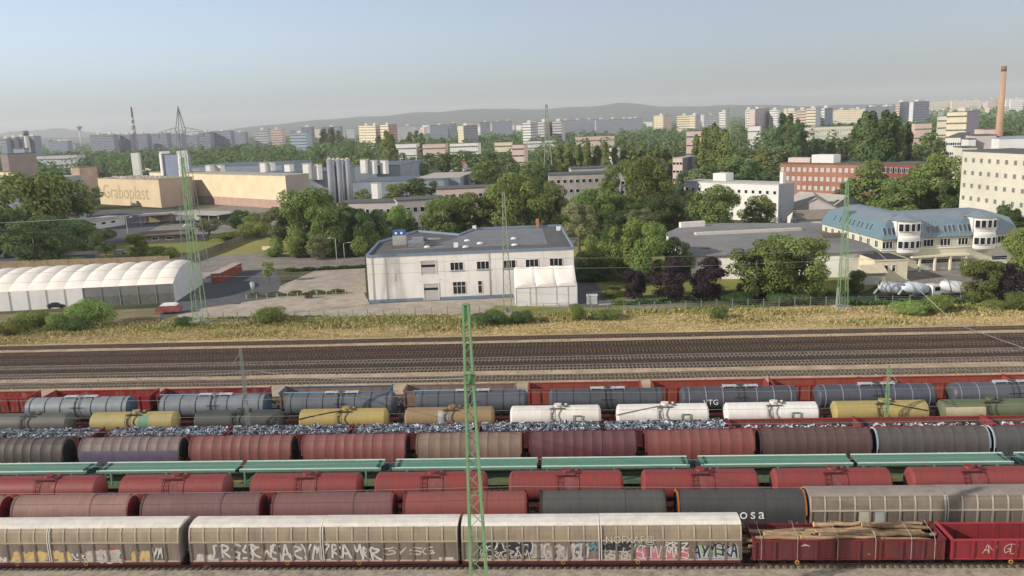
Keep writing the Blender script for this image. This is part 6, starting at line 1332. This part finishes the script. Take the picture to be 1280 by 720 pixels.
# ============================================================ TREES
TC={}
L_mid=leafm('leaf_mid','838e50','66743e'); L_lt=leafm('leaf_light','8fa255','71894a'); L_dk=leafm('leaf_dark','65794a','4e623a'); L_red=leafm('leaf_purple','4f4046','372d33',.15); L_ol=leafm('leaf_olive','8b8f66','747b55'); L_fa=leafm('leaf_far','748658','5c7048',.28)
barkm=mat('tree_bark','62564a',.95,.3,2); barkp=mat('tree_bark_pale','9a8f80',.9,.2,2)
def crown(seed,nl,nleaf,ls,shape='round',H=10.0,Rr=4.0,base=.22):
    """leaf cards spread through lumps of an uneven crown; unit tree about H high"""
    rg=random.Random(seed); b=MB(); lobes=[]
    for i in range(nl):
        if shape=='round':
            a=rg.uniform(0,6.283); u=rg.uniform(-.78,1) if i>nl//5 else rg.uniform(-.95,-.7); rr=max(.5 if u<-.6 else 0,math.sqrt(max(0,1-u*u)))*rg.uniform(.6,1.05); c=Vector((math.cos(a)*rr*Rr*.72,math.sin(a)*rr*Rr*.72,H*(base+(1-base)*.5)+u*H*(1-base)*.40)); r_=Rr*rg.uniform(.17,.42)
        elif shape=='tall':
            f=(i+.5)/nl; a=rg.uniform(0,6.283); wd=Rr*(math.sin(math.pi*(f*.86+.09))**.7)*.5; c=Vector((math.cos(a)*wd*rg.uniform(.2,1),math.sin(a)*wd*rg.uniform(.2,1),H*(.06+.88*f))); r_=Rr*rg.uniform(.42,.62)*(1-.5*f)
        else: # bush
            a=rg.uniform(0,6.283); d_=rg.uniform(0,.7); c=Vector((math.cos(a)*Rr*d_,math.sin(a)*Rr*d_,H*rg.uniform(.25,.72)*(1-.4*d_))); r_=Rr*rg.uniform(.3,.48)
        lobes.append((c,r_,rg.uniform(.75,1.25)))
    tot=sum(r_*r_ for _,r_,_ in lobes)
    for c,r_,sq in lobes:
        for _ in range(int(nleaf*r_*r_/tot)):
            d=Vector((rg.gauss(0,1),rg.gauss(0,1),rg.gauss(.15,1))).normalized(); rad=r_*rg.uniform(.55,1.12)**.6
            p=c+Vector((d.x*rad,d.y*rad,d.z*rad*(.8 if shape!='tall' else 1.5)))
            if p.z<.15: continue
            nrm=(d+Vector((rg.uniform(-.7,.7),rg.uniform(-.7,.7),rg.uniform(-.4,.8)))).normalized(); u=nrm.orthogonal().normalized(); v=nrm.cross(u); a=rg.uniform(0,6.28)
            u2=(u*math.cos(a)+v*math.sin(a))*ls*rg.uniform(.6,1.2); v2=(v*math.cos(a)-u*math.sin(a))*ls*rg.uniform(.4,.9)
            b.poly([p-u2,p-v2*.8+nrm*ls*.15,p+u2,p+v2])
    return b,lobes
def trunk(lobes,H,r0,seed,pale=False,n=7):
    rg=random.Random(seed); b=MB(); top=H*.5; pts=[Vector((0,0,-.3)),Vector((rg.uniform(-.1,.1),rg.uniform(-.1,.1),H*.2)),Vector((rg.uniform(-.3,.3),rg.uniform(-.3,.3),H*.38)),Vector((rg.uniform(-.4,.4),rg.uniform(-.4,.4),H*.62))]
    rr=[r0*1.2,r0,r0*.75,r0*.35]
    for i in range(3): b.cyl(pts[i],pts[i+1],rr[i],rr[i+1],n=n,caps=False)
    for c,_,_ in sorted(lobes,key=lambda l:l[0].z)[:10]: 
        s=pts[1].lerp(pts[2],rg.random()); b.cyl(s,c,r0*.35,r0*.1,n=5,caps=False)
    return b
_p={}
def proto(kind,lod,v):
    k=(kind,lod,v)
    if k in _p: return _p[k]
    H=10.0
    n,ls=(({'near':(11000,.20),'mid':(4600,.30),'far':(900,.62)})[lod])
    s=v*17+len(kind)*3+1
    if kind=='broad': cb,lo=crown(s,36,n,ls,'round',H,4.5,.0)
    elif kind=='open': cb,lo=crown(s,17,int(n*.6),ls*.9,'round',H,4.0,.3)
    elif kind=='poplar': cb,lo=crown(s,16,int(n*.8),ls*.8,'tall',H,1.7)
    else: cb,lo=crown(s,15,int(n*.8),ls*1.15,'bush',H,5.6)
    tb=trunk(lo,H,.26 if kind!='bush' else .12,s)
    cm=bpy.data.meshes.new('crown'); cm.from_pydata(cb.v,[],cb.f); tm=bpy.data.meshes.new('trunk'); tm.from_pydata(tb.v,[],tb.f); tm.materials.append(barkm); cm.materials.append(L_mid); cm.update(); tm.update()
    _p[k]=(cm,tm); return _p[k]
rt=random.Random(99)
def tree(lb,x,y,h,wr,kind='broad',leaf=None,lod=None,name=None,group=None,z=None,cat=None,pale=False):
    D=math.hypot(x,y); lod=lod or ('near' if D<335 else 'mid' if D<520 else 'far'); cm,tm=proto(kind,lod,rt.randrange(3))
    z=terr(x,y) if z is None else z
    t=thing(name or {'poplar':'poplar_tree','bush':'bush'}.get(kind,'tree'),lb,cat or {'bush':'bush'}.get(kind,'tree'),(x,y,z-.05),rt.uniform(0,6.28),group)
    t.scale=(wr,wr,h/10.0)
    for nm,me,m in (('trunk',tm,barkp if pale else barkm),('crown',cm,leaf or L_mid)):
        o=bpy.data.objects.new(nm,me); COL.objects.link(o); kid(t,o); s=o.material_slots[0]; s.link='OBJECT'; s.material=m
    return t
def tpx(lb,px,yb,yt,wpx,kind='broad',leaf=None,**k):
    p=G(px,yb); h=ZAT(p.x,p.y,yt); D=(p-Vector((0,0,CH))).length; w=wpx*D/FPX*(1.4 if kind=='poplar' else 1.0); Rn={'broad':8.6,'open':7.6,'poplar':3.4,'bush':10.5}[kind]
    return tree(lb,p.x,p.y,h,w/Rn,kind,leaf,**k)
# individually placed trees (base column, base row, top row, width in the photograph)
T=[('large round green tree left of the factory, left one of the pair',42,312,209,78,'broad',L_mid),('broad green tree right beside the largest left tree',86,308,220,66,'broad',L_mid),('dark rounded crown behind the two large left trees',62,290,207,55,'broad',L_dk),('dark low tree mass at the far left edge',8,322,258,60,'broad',L_dk),('dark tree in shade below the large left trees',98,318,272,46,'broad',L_dk),('dark tree in front of the large left pair',52,330,270,70,'broad',L_dk),
('leaning shrub like tree before the panel fence, dark leaves',133,328,285,36,'open',L_dk),('small round green tree left of the brown workshop',172,322,290,30,'broad',L_mid),('olive grey tree with bare trunk at the end of the lawn',352,312,258,42,'open',L_ol),('tall full green tree left of the office building',388,316,229,76,'broad',L_mid),('lower bush like green tree at the end of the street',372,322,286,30,'broad',L_mid),('dark tall tree between the green trees left of the office',425,318,258,50,'broad',L_dk),('second dark tree left of the office building',450,318,264,44,'broad',L_dk),('dark narrow tree right behind the office ventilation unit',470,308,262,34,'broad',L_dk),('light green pointed tree behind the office ventilation unit',505,302,253,36,'broad',L_lt),('wide green tree behind the left half of the office roof',556,302,242,66,'broad',L_mid),('green tree behind the middle of the office roof',594,300,240,60,'broad',L_mid),('big light green tree behind the office roof, centre',652,300,210,82,'broad',L_mid),('tall tree behind the right part of the office roof',690,296,226,46,'broad',L_mid),
('grey green willowy tree over the office right roof corner',724,314,252,52,'open',L_ol),('dark tree in the gap right of the office',752,302,262,44,'broad',L_dk),('bright yellow green tree in the centre right',745,286,232,58,'broad',L_lt),('tall bright green tree between office and workshop, left one',785,348,268,62,'broad',L_lt),('bright green tree between office and workshop, right one',812,352,276,66,'broad',L_lt),('dark purple leaved tree, leftmost of the row at the footpath',792,374,334,34,'broad',L_red),('dark purple leaved tree, second of the row at the footpath',834,376,319,56,'broad',L_red),('dark purple leaved tree before the workshop wall',884,374,320,54,'broad',L_red),
('large leafy green tree before the workshop, left of two',946,374,296,84,'broad',L_mid),('large leafy green tree left of the right lattice mast',1002,372,290,74,'broad',L_mid),('small dark conifer like tree beside the cream porch',1071,366,336,24,'broad',L_dk),('round green tree in front of the garages',1225,378,320,54,'broad',L_mid),('dark purple tree right of the round green tree',1264,380,326,40,'broad',L_red),('light green tree at the right edge above the purple tree',1282,352,280,50,'broad',L_lt),('dark tree at the right edge behind the mansard building',1258,300,252,30,'broad',L_dk),
('wide green tree before the long white factory',888,296,227,68,'broad',L_mid),('round green tree before the right half of the white factory',951,290,240,42,'broad',L_mid),('dark green tree left of the white factory',828,292,238,50,'broad',L_dk),('olive tree below the dark tree left of the white factory',802,300,258,40,'open',L_ol),('tall dense tree behind the grey building, centre right',815,276,190,66,'broad',L_mid),('tall green tree next to the dense tree, centre right',778,270,200,52,'broad',L_mid),('vivid yellow green tree in front of the small pinkish block',927,232,196,26,'broad',L_lt),
('large green tree before the red brick building, right part',1090,266,200,58,'broad',L_mid),('golden green tree above the red brick roof',1084,215,181,44,'broad',leafm('leaf_gold','77733c','5f6034')),('wide green tree between brick building and cream slab, left',1128,274,218,62,'broad',L_mid),('wide green tree between brick building and cream slab, right',1170,272,188,70,'broad',L_mid),('dark green tree left of the cream slab',1196,276,220,50,'broad',L_dk),('green tree in front of the cream slab bottom',1232,285,240,54,'broad',L_mid),('reddish brown tree before the brick building centre',1150,262,215,34,'broad',leafm('leaf_brown','5f5440','4a4434')),('dark reddish tree before the brick building left end',1000,246,212,34,'broad',leafm('leaf_brown2','4f4a3a','3d3b2e')),
('dark green tree left in front of the brick building right wing',1060,262,222,36,'broad',L_dk),('small tree left of the factory silos foot',425,300,250,50,'broad',L_mid),('round green tree group in front of the grey halls, left',500,256,228,44,'broad',L_mid),('round green tree group in front of the grey halls, right',530,256,220,50,'broad',L_dk),('dark bush like tree left of the stair tower',108,262,228,44,'broad',L_mid),
('young slim tree beside the asphalt yard',337,353,326,18,'open',L_lt),('green tree in front of the weathered grey building, left',716,262,222,34,'open',L_ol),('yellow green tree before the weathered grey building, right',745,268,246,34,'broad',L_lt)]
for a in T: tpx(*a)
for a in [('full green tree in the mass left of the office, lower part',408,320,252,56,'broad',L_mid),('olive tree at the street end, in front of the dark trees',398,324,290,34,'broad',L_ol),('dark green tree behind the hedge left of the office roof',440,308,256,50,'broad',L_dk),('dark tree in the corner behind the side yard',772,322,284,46,'broad',L_dk),('green tree right behind the factory shelters',322,292,264,34,'broad',L_mid),('dark tree at the right of the closed parasol lawn',358,300,266,40,'broad',L_dk)]: tpx(*a)
for a in [('grey green tree behind the school building, left part',452,262,236,30,'broad',L_ol),('round tree before the lilac building left end',560,282,254,36,'broad',L_mid),('dark tree before the lilac building middle',588,284,252,34,'broad',L_dk),('green tree right of the lilac building',628,276,228,44,'broad',L_mid),('green tree at the left foot of the weathered grey building',672,282,232,50,'broad',L_mid),('yellow green tree at the right foot of the weathered grey building',768,280,240,46,'broad',L_lt),('dark green tree in the hollow right of the weathered building',790,286,250,50,'broad',L_dk),('olive green tree before the dark hollow, right of centre',846,290,250,44,'broad',L_ol),('dark green tree behind the workshop roof house',858,276,236,36,'broad',L_dk),('dense dark tree behind the left end of the street',404,300,240,50,'broad',L_dk),('green tree on the verge between school and street',480,296,262,40,'broad',L_mid),('green tree behind the tall fence at the factory yard',300,286,262,30,'broad',L_dk),('olive tree behind the shelters below the factory',262,296,272,34,'open',L_ol),('green tree between the street and the pink wall, right of the office',770,300,262,40,'broad',L_dk),('mid green tree at the left of the workshop wall',848,350,296,40,'broad',L_dk),('green tree behind the dark green tree before the workshop',975,366,288,60,'broad',L_mid),('small green tree right of the cream slab foot',1262,300,262,40,'broad',L_dk)]: tpx(*a)
# poplars
P_=[(1078,225,137,22),(1090,228,136,24),(1102,232,135,26),(1114,230,138,22),(1070,222,146,18),(977,196,139,16),(987,200,141,16),(1001,204,152,16),(994,205,147,14),(407,190,160,14),(416,192,158,14),(425,192,162,12),(466,190,168,12),(475,192,169,12),(486,212,162,16),(492,214,166,14),(513,196,164,12),(521,196,162,12),(528,196,165,12),(880,228,158,18),(892,232,152,18),(905,236,160,20),(870,226,166,14),(1120,226,150,18),(1130,224,152,18),(700,228,180,16),(712,228,178,16),(724,228,180,14),(735,228,177,14),(747,227,180,16),(758,228,176,14),(769,227,180,14),(780,226,178,14),(791,226,181,14),(802,225,178,14),(812,226,182,14),(822,225,180,14),(690,230,182,16),(680,231,186,14),(833,224,182,14),(843,224,186,12)]
for k,(px,yb,yt,w) in enumerate(P_):
    if px>1060: lb,g='tall dark poplar in the dense clump right of centre','dark poplar clump above the brick building'
    elif px>960: lb,g='dark poplar in the small clump left of the right block group','dark poplar clump before the right towers'
    elif px>860: lb,g='green poplar near the pale pylon','poplars near the pale pylon'
    elif px>670: lb,g='slim poplar in the long row behind the grey building','long poplar row in the centre'
    else: lb,g='slim poplar near the cream apartment towers','poplars near the cream apartment towers'
    tpx(lb,px,yb,yt,w,'poplar',L_dk if px>960 else L_mid,group=g,lod='mid')
# bushes along the embankment
Bs=[('round green bush at the left end of the embankment',36,412,382,44),('large light green bush right of the round bush, left embankment',76,412,386,32),('tall light green shrub before the fabric hall',117,408,362,50),('low dark bush next to the tall shrub',98,414,394,34),('small dark green bush left of the lattice mast foot',230,409,391,20),('green shrub in the concrete yard behind the wire fence',336,404,377,44),('dark green bush left of the mast before the office',610,407,382,46),('dark green bush right of the mast before the office',652,405,382,30),('light green shrub at the tent annex corner',723,401,373,22),('low green bush beside the utility cabinet',760,399,382,34),('small green bush in the dry grass right of the purple trees',898,399,378,26),('low light green bush before the mixer trucks, left',1140,393,372,44),('large light green bush before the mixer trucks',1170,391,360,38),('green bush at the right edge of the embankment',1275,388,359,36),('low weedy bush at the far left edge',6,420,398,34),('green hedge bush beside the footpath, left of the purple trees',763,372,358,20),('brownish round shrub at the footpath beside the side yard',768,366,354,18),('dark bush in the side yard shade',740,350,328,60),('green bush below the round tree in front of the garages',1245,386,372,30),('dark hedge bush below the large workshop trees, left',925,377,362,50),('dark hedge bush below the large workshop trees, right',985,377,360,60),('green hedge bush on the verge behind the street',735,306,297,26),('shrub before the brown workshop roof',205,322,304,40),('hedge bush before the double lamp',60,330,316,40),('low hedge bush left of the shelter',95,330,318,30),('green shrub on the lawn corner at the factory yard',322,296,270,40),('low shrub before the factory sheds',290,300,286,50)]
for a in Bs: tpx(a[0],a[1],a[2],a[3],a[4],'bush',L_lt if 'light' in a[0] else L_dk if 'dark' in a[0] else L_mid)
# hedges and small shrubs row by the low fence
hb=MB(); rg=random.Random(2)
def cards(b,area,n,ls,hh,rg):
    for _ in range(n):
        x,y,zt=area(rg); p=Vector((x,y,rg.uniform(.05,1)**.6*zt)); nrm=Vector((rg.uniform(-1,1),rg.uniform(-1,1),rg.uniform(-.3,1))).normalized(); u=nrm.orthogonal().normalized()*ls*rg.uniform(.6,1.2); v=nrm.cross(u).normalized()*ls*rg.uniform(.5,1); b.poly([p-u,p-v,p+u,p+v])
def hline(a,c,w,h,gap=0.0):
    A_,C_=G(*a),G(*c); L_=(C_-A_).length
    def f(rg):
        t=rg.random(); 
        if gap and math.sin(t*L_*1.9)<-gap: t=rg.random()
        q=A_.lerp(C_,t); return q.x+rg.uniform(-w,w),q.y+rg.uniform(-w,w),h*(.75+.25*math.sin(t*L_*1.3))
    return f
for a,c,w,h,n,gap,lb in (((312,372),(432,367),.45,1.2,2200,.2,'row of small dark shrubs along the low pale fence'),((358,340),(456,335),.8,1.1,2600,0,'trimmed dark hedge between street and car park'),((765,382),(1040,368),.8,1.2,5000,0,'dark hedge line along the footpath at the right'),((1060,382),(1345,378),.8,1.2,4500,.3,'weedy green hedge along the wire fence at the right'),((400,322),(456,320),1.5,2.0,2000,0,'low hedge under the dark trees left of the office')):
    b=MB(); cards(b,hline(a,c,w,h,gap),n,.22,h,rg); o=b.build('hedge',L_dk); tag(o,lb,'hedge',kind='stuff')
# woodland: individually built trees nearer, one mass beyond
zones=[  # px0,px1,yb0,yb1,count,leafset,label
 (0,130,200,250,18,'green tree in the belt at the far left behind the mill buildings'),(130,420,188,206,26,'green tree behind the factory roofs at the left'),(390,640,205,225,28,'green tree in the wood behind the grey halls, centre'),(600,700,215,250,14,'green tree left of the weathered grey building'),(820,980,205,245,24,'green tree in the belt left of the brick building'),(960,1090,190,205,16,'green tree between the brick building and the long pale building'),(1110,1215,175,215,18,'green tree in the belt below the cream pink block'),(430,640,182,200,22,'green tree below the cream apartment towers'),(640,880,178,192,24,'green tree behind the poplar row')]
Z_ex=[(841,873,185,232),(1203,1290,160,200),(560,600,176,186)]
rg=random.Random(12)
for (a,c,y0,y1,n,lb) in zones:
    for k in range(n):
        px=a+(c-a)*(k+rg.random())/n; py=rg.uniform(y0,y1); 
        if any(q[0]<px<q[1] and q[2]<py<q[3] for q in Z_ex): continue
        p=G(px,py); h=rg.uniform(11,19); tree(lb,p.x,p.y,h,h/10*rg.uniform(.95,1.35),'broad',rg.choice([L_fa,L_fa,L_mid,L_dk]),group=lb.replace('green tree','trees'))
def wood(name,lb,gen,n,k,ls,m,seed):
    rg=random.Random(seed); b=MB()
    for _ in range(n):
        q=gen(rg)
        if q is None: continue
        x,y,r_,h=q; z0=terr(x,y); 
        for _ in range(k):
            a=rg.uniform(0,6.283); u=rg.uniform(-1,1); rr=math.sqrt(1-u*u)*rg.uniform(.7,1.05); p=Vector((x+math.cos(a)*rr*r_,y+math.sin(a)*rr*r_,z0+h*.55+u*h*.45)); nrm=Vector((math.cos(a)*rr+rg.uniform(-.5,.5),math.sin(a)*rr+rg.uniform(-.5,.5),u+rg.uniform(-.3,.7))).normalized(); s_=ls*r_*rg.uniform(.6,1.1)
            e=nrm.orthogonal().normalized()*s_; f=nrm.cross(e).normalized()*s_*.8; b.poly([p-e,p-f,p+e,p+f])
    o=b.build(name,m); tag(o,lb,'wood',kind='stuff')
def gen_far(y0,y1):
    def f(rg):
        px=rg.uniform(-60,1340); hor=152+(640-px)*.0367; py=hor+y0+(y1-y0)*rg.random()**1.1; p=G(px,py); D=math.hypot(p.x,p.y)
        if D<700 : return None
        if 1190<px and 560>D: return None
        return p.x,p.y,rg.uniform(4.5,9)*(1+D/6000),rg.uniform(10,19)
    return f
wood('woodland','far mass of tree crowns covering the town below the apartment blocks',gen_far(8,36),3400,46,.34,L_fa,3)
def gen_band(rg):
    px=rg.uniform(-60,1340); D=rg.uniform(820,1480); a=AZ(px)*D
    return a.x,a.y,rg.uniform(4.5,8),rg.uniform(13,23)
wood('woodland','tall tree belt standing right in front of the apartment blocks',gen_band,1500,60,.27,L_fa,15)
wood('woodland','most distant darker tree mass near the horizon',gen_far(3.5,14),1500,36,.42,L_fa,5)
def gen_mid(rg):
    px=rg.uniform(-60,1340); hor=152+(640-px)*.0367; py=hor+rg.uniform(30,56); p=G(px,py)
    for (a,c,y0,y1) in ((80,395,205,262),(385,580,196,235),(855,1000,210,300),(970,1150,206,250),(1195,1345,160,300),(680,790,205,262),(836,880,195,225)):
        if a<px<c and y0<py<y1: return None
    return p.x,p.y,rg.uniform(3,6),rg.uniform(7,15)
wood('woodland','undergrowth and small trees filling gaps between the nearer trees',gen_mid,800,120,.22,L_fa,8)

BX=[(335,470,300,322),(726,800,300,345),(640,720,282,300),(840,1000,262,284),(1085,1200,255,282),(20,130,300,328),(470,600,286,302)]
def gen_near(rg):
    q=rg.choice(BX); p=G(rg.uniform(q[0],q[1]),rg.uniform(q[2],q[3])); return p.x,p.y,rg.uniform(1.6,3.4),rg.uniform(2.5,6.5)
wood('undergrowth','leafy undergrowth and saplings between the trees around the office and workshop',gen_near,110,420,.13,L_mid,21)
